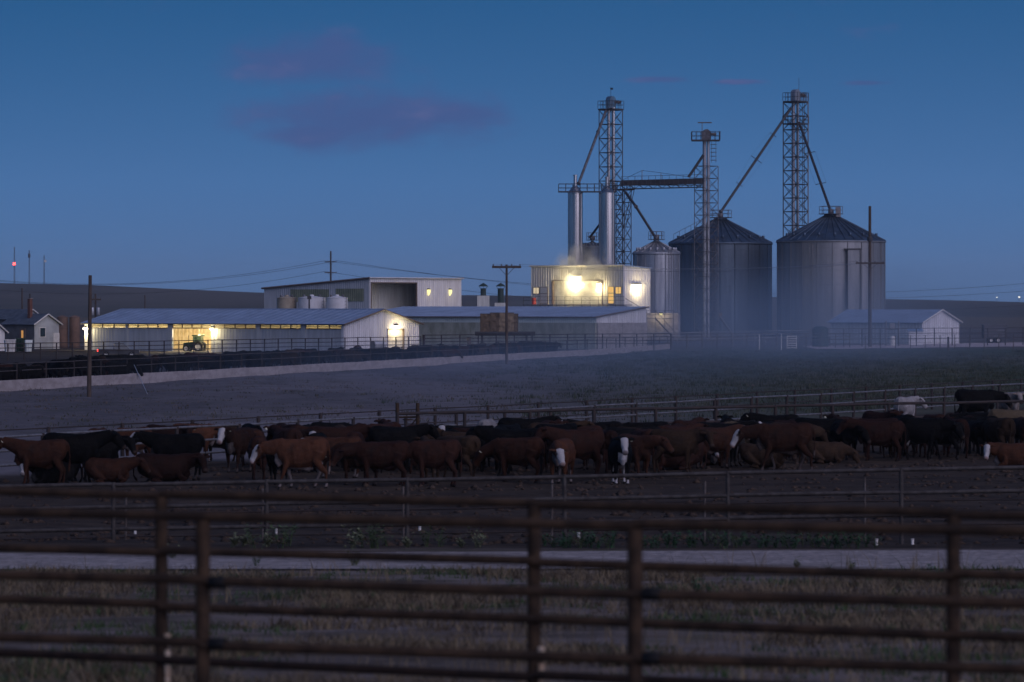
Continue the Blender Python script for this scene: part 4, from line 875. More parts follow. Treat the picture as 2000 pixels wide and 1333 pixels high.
# radio masts on the ridge
for px, yt, lb in ((28, 483, 'thin radio mast with a red light, leftmost on the ridge'), (57, 489, 'middle radio mast on the ridge with a bulge near its top'), (86, 499, 'shorter radio mast on the ridge, rightmost of three')):
    d = 2550; zb = Zp(556, d); g = thing('radio_mast', lb, 'radio mast', (Xp(px, d), d, zb), 0, 'radio masts on the ridge'); h = Zp(yt, d) - zb
    for k in range(3): a = k * 2.094; bar('mast_leg', (.5 * math.cos(a), .5 * math.sin(a), 0), (.25 * math.cos(a), .25 * math.sin(a), h), .11, M['steel_dark'], g, 4)
    for k in range(14):
        for j in range(3): a = j * 2.094; b = a + 2.094; bar('brace', (.45 * math.cos(a), .45 * math.sin(a), h * k / 14), (.45 * math.cos(b), .45 * math.sin(b), h * (k + 1) / 14), .06, M['steel_dark'], g, 4)
    if px == 28: bar('beacon', (0, -.6, h * .52), (0, -.6, h * .52 + 1.6), .8, M['red_light'], g, 10); bar('beacon_base', (0, -.6, h * .52 - .6), (0, -.6, h * .52), .5, M['steel_dark'], g, 8)
    if px == 57: bar('antenna_drum', (0, 0, h * .78), (0, 0, h * .9), .8, M['steel_dark'], g, 8)
    if px == 86: bar('dish', (.9, -.3, h * .8), (.9, -.7, h * .8), .9, M['white_paint'], g, 12)
for px, lb, s in ((1947, 'dim far light above the right ridge', .35), (1990.5, 'brighter far light at the right edge of the ridge', .6)):
    d = 2500; g = thing('yard_light', lb, 'lamp', (Xp(px, d), d, Zp(592, d)), 0, 'far lights on the right ridge'); h = Zp(582, d) - Zp(592, d); bar('post', (0, 0, 0), (0, 0, h), .12, M['steel_dark'], g, 6); bar('lantern', (0, 0, h), (0, 0, h + 1.4 * s), s, M['far_light'], g, 8)
# bins, skips and vehicles left
def skip(label, px0, px1, y0, y1, d, mat, slope=.0):
    zb = GZ(0, d); w = (px1 - px0) * d / F; h = Zp(y0, d) - zb; g = thing('skip', label, 'dumpster', (Xp((px0 + px1) / 2, d), d, zb), R(12), 'skips by the house')
    mesh_obj('body', [(-w / 2 * .85, -.8, .15), (w / 2 * .85, -.8, .15), (w / 2 * .85, .8, .15), (-w / 2 * .85, .8, .15), (-w / 2, -1, h), (w / 2, -1, h - slope), (w / 2, 1, h - slope), (-w / 2, 1, h)], [(3, 2, 1, 0), (0, 1, 5, 4), (1, 2, 6, 5), (2, 3, 7, 6), (3, 0, 4, 7)], mat, g)
    for x in (-.3, .0, .3): bar('rib', (w * x * .85, -.84, .2), (w * x, -1.04, h - .05), .05, mat, g, 4)
    box('rim', (-w / 2 - .05, -1.06, h - .06 - slope), (w / 2 + .05, -.96, h + .04), mat, g)
    for x in (-w * .3, w * .3): bar('foot', (x, 0, 0), (x, 0, .16), .12, M['steel_dark'], g, 6)
skip('pale pinkish skip at the far left', 9, 29, 664, 690, 405, M['white_paint']); skip('dark green skip beside the pale one at far left', 30, 48, 661, 690, 408, M['green']); skip('narrow pale green skip near the house wall', 49, 61, 665, 690, 406, M['panel_green'], .3)
# livestock trailer, auger, loading bits
d = 480; g = thing('stock_trailer', 'dark livestock trailer parked right of the white barn', 'trailer', (Xp(1942, d), d, GZ(0, d))); w = 45 * d / F
box('body', (-w / 2, -1.1, .6), (w / 2, 1.1, 2.2), M['steel_dark'], g); box('roof', (-w / 2 - .05, -1.15, 2.2), (w / 2 + .05, 1.15, 2.3), M['steel_mid'], g); bar('hitch', (w / 2, 0, .6), (w / 2 + 1.2, 0, .5), .08, M['steel_dark'], g)
for k in range(4): box('side_slat', (-w / 2 + .1, -1.13, .8 + k * .36), (w / 2 - .1, -1.1, .98 + k * .36), M['steel_mid'], g)
for x in (-.5, .4): 
    for y in (-1.0, 1.0): wheel(g, x, y, .36, .22)
d = 520; g = thing('grain_auger', 'small leaning grain auger with hopper at the dark bin foot', 'auger', (Xp(1418, d), d, GZ(0, d)))
bar('tube', (1.1, 0, .3), (-.9, 0, 3.1), .17, M['steel_mid'], g, 10); box('hopper', (.7, -.4, .05), (1.5, .4, .5), M['steel_dark'], g); bar('prop', (-.3, .3, 0), (-.3, 0, 2.2), .05, M['steel_dark'], g, 5); bar('prop', (-.3, -.3, 0), (-.3, 0, 2.2), .05, M['steel_dark'], g, 5); bar('spout', (-.9, 0, 3.1), (-1.1, 0, 2.4), .14, M['steel_mid'], g, 8); box('motor', (-.95, -.2, 3.15), (-.55, .2, 3.5), M['steel_rusty'], g)
d = 455; g = thing('water_hydrant', 'white hydrant tank on posts before the white barn', 'tank', (Xp(1743, d), d, GZ(0, d)))
lathe('vessel', [(.01, 0.02), (.38, .05), (.4, .9), (.3, 1.15), (.01, 1.25)], M['white_paint'], g, 18)
for x in (-.75, .75): bar('post', (x, 0, 0), (x, 0, 3.0), .07, M['pipe_pale'], g, 6)
box('meter_box', (-.3, -.25, 2.0), (.3, .25, 2.7), M['pipe_pale'], g); bar('beam', (-.75, 0, 2.0), (.75, 0, 2.0), .05, M['pipe_dark'], g, 6)
d = 448; g = thing('fuel_tank', 'dusty dark upright tank between the gate and white barn', 'tank', (Xp(1602, d), d, GZ(0, d))); lathe('shell', [(.95, 0), (.95, 1.1), (1., 1.12), (1., 1.18), (.95, 1.2), (.95, 2.1), (.7, 2.35), (.01, 2.45)], M['stack_green'], g, 24); bar('outlet_pipe', (0, -.9, .3), (0, -1.3, .3), .08, M['steel_dark'], g)
# ------------------------------------------------------------------ fences, gates and the concrete feed bunk
def fence(name, label, p0, p1, zt0, zt1, rails, n, pr, rr, pm, rm, cat='fence', group=None, jit=.012, over=.04, post_every=1, ts=None):
    """posts and one rail per bay; rails = drops below the top line"""
    p0 = Vector((*p0, GZ(*p0))); p1 = Vector((*p1, GZ(*p1))); g = thing(name, label, cat, p0, 0, group); D = p1 - p0
    ts = ts or [i / n for i in range(n + 1)]; tops = []
    for f in ts:
        q = D * f; zt = zt0 + (zt1 - zt0) * f - p0.z + random.uniform(-jit, jit); zg = GZ(p0.x + q.x, p0.y + q.y) - p0.z - .1
        tops.append(Vector((q.x, q.y, zt))); bar('post', (q.x, q.y, zg), (q.x + random.uniform(-jit, jit), q.y, zt + over), pr * random.uniform(.92, 1.08), pm, g, 8)
    for a, b in zip(tops, tops[1:]):
        for dr_ in rails:
            j = random.uniform(-jit, jit); bar('rail', a - Vector((0, 0, dr_)) + Vector((0, 0, j)), b - Vector((0, 0, dr_)) + Vector((0, 0, j * .5)), rr, rm, g, 8)
    return g
# the two pipe fences right in front of the camera
def near_fence(label, x0d, x1d, zt, posts, spacing, nr, collars, stakes):
    (d0, d1) = x0d, x1d; A = Vector((Xp(0, d0), d0, 0)); B = Vector((Xp(2000, d1), d1, 0)); D = B - A
    def at(px):   # where the line of sight of photo column px meets the fence line
        a = (px - 1000) / F; f = (a * A.y - A.x) / (D.x - a * D.y); return A + D * f
    o = at(posts[0]); o.z = GZ(o.x, o.y); g = thing('pipe_fence', label, 'fence', o, 0, 'rusty pipe fences in front of the camera')
    ends = [at(-900)] + [at(p) for p in posts] + [at(2900)]
    for px in posts:
        q = at(px) - o; zg = GZ(at(px).x, at(px).y) - o.z
        bar('post', (q.x, q.y, zg - .1), (q.x, q.y, zt - o.z), .043, M['rust'], g, 20)
        if collars:
            u = D.normalized()
            for k in range(1, nr): c = Vector((q.x, q.y, zt - o.z - k * spacing)); bar('sleeve', c + u * .05 + Vector((0, -.03, 0)), c + u * .15 + Vector((0, -.03, 0)), .037, M['collar'], g, 20)
        if stakes:
            sx = Vector((q.x + .045, q.y - .05, zg)); bar('stake', sx, sx + Vector((0, 0, .50)), .02, M['pale_paint'], g, 12); bar('stake_cap', sx + Vector((0, 0, .56)), sx + Vector((0, 0, .61)), .022, M['pale_paint'], g, 12)
    off = Vector((0, -.045 if not collars else -.03, 0))
    for k in range(nr):
        for i, (a, b) in enumerate(zip(ends, ends[1:])):
            j0, j1 = random.uniform(-.014, .014), random.uniform(-.014, .014); zz = zt - o.z - k * spacing
            oo = Vector((0, 0, .02)) if k == 0 else off
            a_ = Vector((a.x - o.x, a.y - o.y, zz + j0)) + oo; b_ = Vector((b.x - o.x, b.y - o.y, zz + j1)) + oo
            bar('rail', a_, b_, .0285, M['rust'] if k < 3 else M['rust_dark'], g, 20)
    return g
near_fence('rear one of the two rusty pipe fences up front, with pale stakes at its posts', 25.9, 22.9, 3.045, (-430, 315, 1043, 1862, 2640), .357, 5, False, True)
near_fence('nearest rusty pipe fence, with black sleeves on its rails', 22.7, 20.6, 3.065, (-440, 396, 1240, 2120), .357, 5, True, False)
# near side of the pen
tsC = [(p + 400) / 2800 for p in (-400, -50, 240, 545, 822, 1130, 1447, 1780, 2110, 2400)]
fence('pen_fence', 'grey pipe fence on the near side of the cattle pen', (Xp(-400, 76.5), 76.5), (Xp(2400, 73.6), 73.6), .63, 1.31, (0, .44, .88), 9, .045, .04, M['pipe_dull'], M['pipe_dull'], ts=tsC)
tsC2 = [(p + 400) / 2800 for p in (-300, 10, 265, 537, 815, 1105, 1401, 1710, 2030, 2350)]
fence('inner_pen_fence', 'thin bright posts with two rails just inside the pen fence', (Xp(-400, 78.3), 78.3), (Xp(2400, 75.3), 75.3), .40, 1.02, (.42, .90), 9, .024, .018, M['pipe_grey'], M['pipe_dark'], ts=tsC2)
for px, yb in ((265, 1049), (540, 1048), (820, 1044), (1130, 1060), (1711, 1064), (1781, 1073)):
    d = 36300 / (yb - 600) if yb < 1062 else 74.2; q = Vector((Xp(px, d), d, GZ(0, d)))
    g = thing('white_stub', 'short white stub post at the foot of the pen fence', 'post', q, 0, 'white stubs under the pen fence'); bar('stub', (0, -.12, -.05), (0, -.12, .12), .028, M['white_paint'], g, 10); bar('stub_cap', (0, -.12, .12), (0, -.12, .135), .033, M['white_paint'], g, 10)
# far side of the pen: two angled fences, and the dark cross rail on the right
fence('back_fence', 'pale-railed pipe fence along the far side of the pen', (Xp(-60, 105), 105), (Xp(2100, 186), 186), .70, .72, (0, .40, .80), 26, .06, .035, M['pipe_dark'], M['pipe_pale'])
fence('outer_fence', 'thin dark fence behind the pale-railed one', (Xp(-60, 112), 112), (Xp(2100, 198), 198), .66, .70, (0, .5), 24, .06, .02, M['pipe_dark'], M['pipe_dark'])
fence('cross_fence', 'dark thick-railed fence across the right half of the pen', (Xp(777, 121.7), 121.7), (Xp(2150, 141), 141), .93, .90, (0, .5, 1.0), 12, .055, .05, M['pipe_dark'], M['pipe_dark'])
d = 122.5; g = thing('pen_gate', 'rust coloured pipe gate frame at the end of the dark cross fence', 'gate', (Xp(776, d), d, GZ(0, d)))
for x in (0, .65): bar('gate_post', (x, 0, 0), (x, 0, 1.75), .06, M['rust'], g, 8)
for z in (.5, .9, 1.3): bar('gate_bar', (0, 0, z), (.65, 0, z), .03, M['rust'], g, 8)
bar('gate_brace', (0, 0, .5), (.65, 0, 1.3), .025, M['rust'], g, 6); lathe('latch_ring', [(.12, 0), (.16, 0), (.16, .04), (.12, .04)], M['rust'], g, 12, (.33, -.05, 1.2))
# feed bunk: a row of precast panels
bk = thing('feed_bunk', 'long pale concrete feed bunk wall slanting across the dirt field', 'feed bunk', (-33, 353 - 33 * 4.5, GZ(0, 205)))
U = Vector((1, 4.5, 0)); n = 64; x0, x1 = -33., 18.; ang = math.atan2(4.5, 1)
for i in range(n):
    xa = (x1 - x0) * i / n; L = (x1 - x0) / n * U.length; h = .60 + random.uniform(-.02, .02); c = U * (xa + (x1 - x0) / n / 2)
    z = GZ(0, 353 + 4.5 * (x0 + xa)) - GZ(0, 205); o = box('bunk_panel', (c.x - L / 2 + .02, c.y - .1, z - .1), (c.x + L / 2 - .02, c.y + .1, z + h), M['concrete_pale'], bk, ang + random.uniform(-.004, .004))
pb = fence('bunk_fence', 'thin cable fence standing along the concrete feed bunk', (-33.0 - .4, 353 - 33 * 4.5 + .1), (18. - .4, 353 + 18 * 4.5 + .1), 1.0, 1.0, (0, .42), 46, .045, .022, M['pipe_dark'], M['pipe_grey'])
fence('corral_fence', 'dark pipe corral fence in front of the machine shed', (Xp(-150, 338), 338), (Xp(822, 402), 402), .95, 1.2, (0, .4, .8), 34, .06, .035, M['pipe_dark'], M['pipe_dark'])
fence('corral_fence', 'dark pipe corral fence in front of the long barn', (Xp(826, 403), 403), (Xp(1310, 424), 424), 1.35, 1.35, (0, .35, .7, 1.05), 14, .07, .04, M['pipe_dark'], M['pipe_dark'])
fence('corral_fence', 'dusty pipe corral fence in front of the two big bins', (Xp(1312, 432), 432), (Xp(1660, 442), 442), 1.25, 1.25, (0, .35, .7), 12, .06, .035, M['pipe_grey'], M['pipe_grey'])
fence('yard_fence', 'pale pipe fence in the dust at the foot of the bins', (Xp(1280, 462), 462), (Xp(1580, 470), 470), 1.15, 1.45, (0, .4, .8), 14, .05, .05, M['pipe_pale'], M['pipe_pale'])
fence('yard_fence', 'dark rail fence in front of the white barn', (Xp(1612, 448), 448), (Xp(2100, 462), 462), 1.75, 1.85, (0, .6, 1.2), 14, .06, .035, M['pipe_dark'], M['pipe_dark'])
fence('wire_fence', 'thin wire fence on dark posts along the dirt road', (Xp(1690, 424), 424), (Xp(2120, 436), 436), 1.05, 1.4, (0, .4, .8), 15, .045, .012, M['wood_pole'], M['wire'])
g = thing('strainer_post', 'thick dark post in the wire fence by the dirt road', 'post', (Xp(1852, 423), 423, GZ(0, 423))); bar('shaft', (0, 0, -.1), (0, 0, 1.5), .11, M['wood_pole'], g, 10); bar('wire_wrap', (0, 0, 1.1), (0, 0, 1.16), .12, M['wire'], g, 10)
d = 428; g = thing('white_gate', 'white barred gate standing in the dust before the bins', 'gate', (Xp(1537, d), d, GZ(0, d))); gw = 18.5 * d / F; gh = Zp(656.5, d) - GZ(0, d)
for x in (0, gw): bar('stile', (x, 0, .1), (x, 0, gh), .05, M['white_paint'], g, 8)
for k in range(6): z = .2 + (gh - .25) * k / 5; bar('gate_bar', (0, 0, z), (gw, 0, z), .055, M['white_paint'], g, 8)
for px, lb in ((1483, 'white post left of the white gate'), (1526, 'white post just beside the white gate')):
    g = thing('white_post', lb, 'post', (Xp(px, d), d, GZ(0, d)), 0, 'white posts near the gate'); bar('shaft', (0, 0, -.1), (0, 0, gh + .15), .06, M['white_paint'], g, 8); bar('post_cap', (0, 0, gh + .15), (0, 0, gh + .2), .075, M['white_paint'], g, 8)
for px, h_, lb in ((828, 1.9, 'thick dark gate post at the right end of the shed corral'), (916, 1.7, 'thick bluish gate post left of the hay trailer')):
    d = 401; g = thing('gate_post', lb, 'post', (Xp(px, d), d, GZ(0, d)), 0, 'thick corral posts'); bar('shaft', (0, 0, -.1), (0, 0, h_), .13 if px < 900 else .22, M['pipe_dark' if px < 900 else 'pipe_grey'], g, 10); bar('post_cap', (0, 0, h_), (0, 0, h_ + .06), .15 if px < 900 else .24, M['pipe_dark'], g, 10)

# ------------------------------------------------------------------ cattle
def loft(vs, fs, stations, n=14):
    """closed tube through stations (centre, right axis, up axis, half width, half height)"""
    b0 = len(vs)
    for c, rt, up, hw, hh in stations:
        for k in range(n): a = 2 * math.pi * k / n; vs.append(Vector(c) + Vector(rt) * (hw * math.cos(a)) + Vector(up) * (hh * math.sin(a)))
    m = len(stations)
    for i in range(m - 1):
        for k in range(n): l = (k + 1) % n; fs.append((b0 + i * n + k, b0 + i * n + l, b0 + (i + 1) * n + l, b0 + (i + 1) * n + k))
    fs.append(tuple(b0 + k for k in range(n - 1, -1, -1))); fs.append(tuple(b0 + (m - 1) * n + k for k in range(n)))
def limb(vs, fs, pts, n=10, squash=1.):
    st = []
    for i, (p, r) in enumerate(pts):
        q0 = Vector(pts[max(i - 1, 0)][0]); q1 = Vector(pts[min(i + 1, len(pts) - 1)][0]); d = (q1 - q0).normalized()
        rt = Vector((0, 1, 0)); up = d.cross(rt).normalized(); rt = up.cross(d).normalized(); st.append((p, rt, up, r * squash, r))
    loft(vs, fs, st, n)
SX = .88
def build_cow(key, yaw=0., pitch=0., lying=False, legs=(0, 0, 0, 0), fat=1., tail=0.):
    vs = []; fs = []; Y = Vector((0, 1, 0)); Z = Vector((0, 0, 1)); dz = -.50 if lying else 0.
    tr = [(-.84, 1.15, .11, .12), (-.80, 1.10, .23, .205), (-.70, 1.06, .31, .262), (-.52, 1.015, .355, .29), (-.28, .965, .375, .295), (0., .925, .41, .33), (.22, .925, .40, .315), (.42, .945, .39, .275), (.58, .975, .36, .235), (.70, 1.0, .30, .195), (.79, 1.03, .21, .14)]
    loft(vs, fs, [((x, 0, z + dz), Y, Z, hw * fat * (1.1 if lying else 1), hh) for x, z, hh, hw in tr], 20)
    # hip bones, shoulder hump, brisket
    for s in (-1, 1): limb(vs, fs, [((-.80, s * .13, 1.22 + dz), .05), ((-.62, s * .15, 1.25 + dz), .065), ((-.40, s * .19, 1.23 + dz), .075), ((-.25, s * .12, 1.26 + dz), .05)])
    limb(vs, fs, [((.70, 0, .92 + dz), .12), ((.76, 0, .75 + dz), .12), ((.66, 0, .62 + dz), .09)], 12, .7)
    if not lying:
        for s, k, o in ((1, 0, legs[0]), (-1, 1, legs[1])):
            limb(vs, fs, [((.50, s * .15, .95), .15), ((.46, s * .175, .68), .105), ((.47 + o * .5, s * .165, .40), .062), ((.46 + o * .8, s * .16, .28), .043), ((.46 + o, s * .16, .13), .042), ((.485 + o, s * .16, .07), .055), ((.50 + o, s * .16, .0), .06)], 10, .85)
        for s, k, o in ((1, 2, legs[2]), (-1, 3, legs[3])):
            limb(vs, fs, [((-.56, s * .15, .98), .22), ((-.50, s * .185, .74), .155), ((-.60 + o * .3, s * .175, .58), .105), ((-.71 + o * .6, s * .16, .44), .068), ((-.69 + o * .8, s * .155, .28), .046), ((-.67 + o, s * .155, .13), .044), ((-.645 + o, s * .155, .07), .055), ((-.63 + o, s * .155, .0), .06)], 10, .85)
        limb(vs, fs, [((-.83, 0, 1.26), .05), ((-.90, 0, 1.12), .033), ((-.93, tail, .85), .026), ((-.92, tail * 1.6, .62), .03), ((-.90, tail * 2, .48), .045), ((-.89, tail * 2, .38), .02)], 8)
        if fat > .99: limb(vs, fs, [((-.35, 0, .62), .12), ((-.22, 0, .54), .09), ((-.05, 0, .56), .06)], 10)
    else:
        for s in (-1, 1):
            limb(vs, fs, [((.48, s * .17, .42), .15), ((.50, s * .24, .20), .10), ((.74, s * .22, .10), .07), ((.60, s * .24, .06), .05), ((.50, s * .25, .05), .055)], 10)
            limb(vs, fs, [((-.52, s * .17, .45), .23), ((-.36, s * .30, .27), .16), ((-.12, s * .34, .16), .10), ((-.38, s * .36, .08), .065), ((-.14, s * .40, .06), .05), ((-.05, s * .41, .05), .055)], 10)
        limb(vs, fs, [((-.83, 0, .76), .05), ((-.92, .05, .5), .03), ((-.90, .15, .2), .03), ((-.80, .25, .08), .045)], 8)
    for v_ in vs: v_.x *= SX
    # neck and head; base frame then bend sideways (yaw) and down (pitch)
    base = Vector((.60 * SX, 0, 1.10 + dz))
    def rot(a, p): return Matrix.Rotation(a, 3, 'Z') @ Matrix.Rotation(p, 3, 'Y')
    st = []; pos = base.copy(); segs = [(.16, .27, .17), (.16, .235, .145), (.15, .20, .125), (.13, .175, .115)]
    p_neck = R(-20) + pitch
    for i, (ln, hh, hw) in enumerate(segs):
        rm = rot(yaw * (i + .5) / 4 * .75, p_neck); st.append((pos.copy(), rm @ Y, rm @ Z, hw, hh)); pos = pos + (rm @ Vector((1, 0, 0))) * ln
    loft(vs, fs, st + [(pos.copy(), rm @ Y, rm @ Z, .11, .15)], 16)
    hp = R(46) + pitch * .35; hm = rot(yaw, hp); hx_, hy_, hz_ = hm @ Vector((1, 0, 0)), hm @ Y, hm @ Z; poll = pos + hz_ * .02
    hs_ = [(-.06, .07, .08, 0), (.02, .115, .13, 0), (.10, .128, .15, -.01), (.19, .118, .142, -.015), (.28, .092, .118, -.02), (.37, .078, .098, -.028), (.44, .088, .095, -.03), (.49, .082, .082, -.032), (.515, .05, .05, -.035)]
    loft(vs, fs, [(poll + hx_ * u + hz_ * o, hy_, hz_, hw, hh) for u, hw, hh, o in hs_], 16)
    for s in (-1, 1):   # ears
        e0 = poll + hx_ * .03 + hy_ * (s * .10) + hz_ * .05; e1 = e0 + hy_ * (s * .10) - hx_ * .03; e2 = e1 + hy_ * (s * .11) - hz_ * .03
        loft(vs, fs, [(e0, hx_, hz_, .03, .03), (e1, hx_, hz_, .065, .028), (e2, hx_, hz_, .02, .018)], 8)
    me = bpy.data.meshes.new('cow'); me.from_pydata([tuple(v) for v in vs], [], fs); me.update()
    ob = bpy.data.objects.new('cow_source', me); COL.link(ob)
    rmod = ob.modifiers.new('r', 'REMESH'); rmod.mode = 'VOXEL'; rmod.voxel_size = .024; sm = ob.modifiers.new('s', 'SMOOTH'); sm.factor = .5; sm.iterations = 3
    dg = bpy.context.evaluated_depsgraph_get(); out_me = bpy.data.meshes.new_from_object(ob.evaluated_get(dg)); bpy.data.objects.remove(ob); bpy.data.meshes.remove(me)
    nvert = len(out_me.vertices); co = np.empty(nvert * 3); out_me.vertices.foreach_get('co', co); co = co.reshape(-1, 3)
    for i_ in range(nvert):
        q_ = Vector(co[i_]); co[i_] += np.array(out_me.vertices[i_].normal) * (.012 * mnoise.noise(q_ * 7.) + .007 * mnoise.noise(q_ * 23.))
    out_me.vertices.foreach_set('co', co.ravel()); out_me.update()
    rel = co - np.array(poll); u = rel @ np.array(hx_); v = rel @ np.array(hy_); w_ = rel @ np.array(hz_)
    nearh = (np.abs(v) < .16) & (np.abs(w_) < .2)
    face = np.clip((u + .03) / .05, 0, 1) * (nearh & (u < .56)) * np.clip((.125 - np.abs(v)) / .035, 0, 1) * np.clip((w_ + .055 + u * .14) / .06, 0, 1)
    body = np.zeros(nvert); x, y, z = co.T
    bris = np.clip(1 - np.sqrt(((x - .74 * SX) / .16) ** 2 + ((z - .75 - dz) / .24) ** 2), 0, 1) * (np.abs(y) < .13); body = np.maximum(body, np.clip(bris * 4, 0, 1))
    if not lying:
        body = np.maximum(body, np.clip((.19 - z) / .05, 0, 1)); body = np.maximum(body, np.clip((.60 - z) / .05, 0, 1) * (np.abs(y) < .17) * (np.abs(x + .1) < .5)); body = np.maximum(body, ((x < -.87 * SX) & (z < .6)).astype(float))
    dark = np.zeros(nvert)
    for s in (-1, 1): dark = np.maximum(dark, np.clip(1.6 - np.sqrt((u - .145) ** 2 + (v - s * .12) ** 2 + (w_ - .045) ** 2) / .028, 0, 1))
    nose = np.clip((u - .425) / .04, 0, 1) * nearh; 
    if not lying: dark = np.maximum(dark, np.clip((.075 - z) / .015, 0, 1))
    rgba = np.stack([face, body, dark, nose], 1).astype(np.float32)
    at = out_me.color_attributes.new('markings', 'FLOAT_COLOR', 'POINT'); at.data.foreach_set('color', rgba.ravel())
    out_me.polygons.foreach_set('use_smooth', [True] * len(out_me.polygons)); out_me.name = 'cow_' + key
    tagp = poll + hx_ * .0 + hy_ * .21 + hz_ * -.03
    return out_me, tagp, hm
def cow_mat(name, c1, c2, face=0., body=0., nose=(.05, .035, .03), white=(.40, .38, .375)):
    m = bpy.data.materials.new(name); m.use_nodes = True; t = m.node_tree; b = t.nodes['Principled BSDF']; b.inputs['Roughness'].default_value = .75; b.inputs['Specular IOR Level'].default_value = .08
    a = N(t, 'ShaderNodeAttribute', attribute_name='markings'); sc = N(t, 'ShaderNodeSeparateColor'); t.links.new(a.outputs['Color'], sc.inputs[0])
    tcn = N(t, 'ShaderNodeTexCoord'); n1 = N(t, 'ShaderNodeTexNoise', i_Scale=3.2, i_Detail=5.); t.links.new(tcn.outputs['Object'], n1.inputs['Vector'])
    n2 = N(t, 'ShaderNodeTexNoise', i_Scale=55., i_Detail=3.); t.links.new(tcn.outputs['Object'], n2.inputs['Vector'])
    oi = N(t, 'ShaderNodeObjectInfo'); rv = mth(t, 'ADD', mth(t, 'MULTIPLY', oi.outputs['Random'], .6), .5)
    c = mixc(t, maprange(t, n1.outputs[0], .36, .66), c1, c2); c = mixc(t, mth(t, 'MULTIPLY', maprange(t, n2.outputs[0], .35, .7), .3), c, tuple(v * 1.9 for v in c1))
    cm = N(t, 'ShaderNodeVectorMath', operation='SCALE'); t.links.new(c, cm.inputs[0]); t.links.new(rv, cm.inputs['Scale']); c = cm.outputs[0]; n3 = N(t, 'ShaderNodeTexNoise', i_Scale=6., i_Detail=6., i_Roughness=.7); t.links.new(tcn.outputs['Object'], n3.inputs['Vector']); c = mixc(t, maprange(t, n3.outputs[0], .54, .74, 0, .55), c, (.022, .018, .015))
    edge = mth(t, 'MULTIPLY', mth(t, 'SUBTRACT', n1.outputs[0], .5), .9)
    if body: c = mixc(t, mth(t, 'MULTIPLY', maprange(t, mth(t, 'ADD', sc.outputs[1], edge), .35, .65), body), c, white)
    if face: c = mixc(t, mth(t, 'MULTIPLY', maprange(t, mth(t, 'ADD', sc.outputs[0], mth(t, 'MULTIPLY', edge, 1.1)), .25, .75), face), c, white)
    c = mixc(t, mth(t, 'MULTIPLY', a.outputs['Alpha'], .8), c, nose); c = mixc(t, sc.outputs[2], c, (.012, .01, .01))
    t.links.new(c, b.inputs['Base Color'])
    bp = N(t, 'ShaderNodeBump', i_Strength=.6, i_Distance=.02); t.links.new(n2.outputs[0], bp.inputs['Height']); t.links.new(bp.outputs[0], b.inputs['Normal'])
    return m
CM = dict(red=cow_mat('red_coat', (.054, .022, .013), (.030, .014, .010)), darkred=cow_mat('dark_red_coat', (.034, .014, .0095), (.020, .0095, .0075)),
          brown=cow_mat('brown_coat', (.042, .025, .015), (.023, .0145, .0105)), black=cow_mat('black_coat', (.005, .0046, .0046), (.003, .003, .003)),
          hereford=cow_mat('red_coat_white_face', (.082, .033, .018), (.046, .020, .012), 1., .35, (.22, .13, .11)), bib=cow_mat('black_coat_white_bib', (.005, .0046, .0046), (.003, .003, .003), 1., 1., (.08, .06, .06)), baldy=cow_mat('black_coat_white_face', (.005, .0046, .0046), (.003, .003, .003), 1., .1, (.08, .06, .06)),
          darkhereford=cow_mat('dark_red_coat_white_face', (.042, .018, .011), (.024, .012, .009), 1., .12, (.2, .12, .1)),
          tan=cow_mat('tan_coat', (.095, .07, .045), (.062, .046, .03), .5, .5), cream=cow_mat('cream_coat', (.21, .165, .14), (.15, .12, .10), .3, .3), roan=cow_mat('pale_grey_coat', (.34, .32, .32), (.25, .23, .23), .4, .4))
LG = dict(a=(.05, -.04, .06, -.05), b=(-.06, .07, -.04, .08), w=(.20, -.16, -.16, .20))
CV = {}
for key, kw in dict(stand=dict(legs=LG['a']), stand_l=dict(yaw=R(62), pitch=R(8), legs=LG['b']), stand_r=dict(yaw=R(-62), pitch=R(8), legs=LG['a']), low=dict(pitch=R(38), legs=LG['b'], tail=.03), level=dict(pitch=R(20), legs=LG['w'], tail=-.03),
                    level_l=dict(yaw=R(35), pitch=R(26), legs=LG['b']), lie=dict(lying=True, pitch=R(6)), lie_l=dict(lying=True, yaw=R(70), pitch=R(8)), lie_r=dict(lying=True, yaw=R(-70), pitch=R(8)), lie_low=dict(lying=True, pitch=R(36))).items():
    CV[key] = build_cow(key, **kw)
M['ear_tag'] = pmat('ear_tag', (.62, .60, .45), None, 4., .6)
tagmesh = None
def cow(px, d, hd, var, kind, label, s=1., etag=False, group='cattle in the near pen', rnd=True):
    me, tp, hm = CV[var]; o = bpy.data.objects.new('cow', me); x = Xp(px, d)
    if not me.materials: me.materials.append(CM[kind])
    COL.link(o); o.material_slots[0].link = 'OBJECT'; o.material_slots[0].material = CM[kind]
    o.location = (x, d, rough(x, d) - .015); o.rotation_euler = (0, 0, R(hd)); o.scale = (s * random.uniform(.93, 1.05), s * random.uniform(.95, 1.1), s * random.uniform(.95, 1.04)); tag(o, label, 'cow', group)
    if etag:
        e = bpy.data.objects.new('ear_tag', unit_box(M['ear_tag'])); e.location = tp; e.scale = (.012, .055, .075); e.rotation_euler = hm.to_euler(); link(e, o)
    return o
fy = lambda y: 36000 / (y - 600)            # standing place from the row of the hooves
byk = lambda y, s=1.: (4.8 - 1.36 * s) * 7500 / (y - 600)   # or from the row of the back
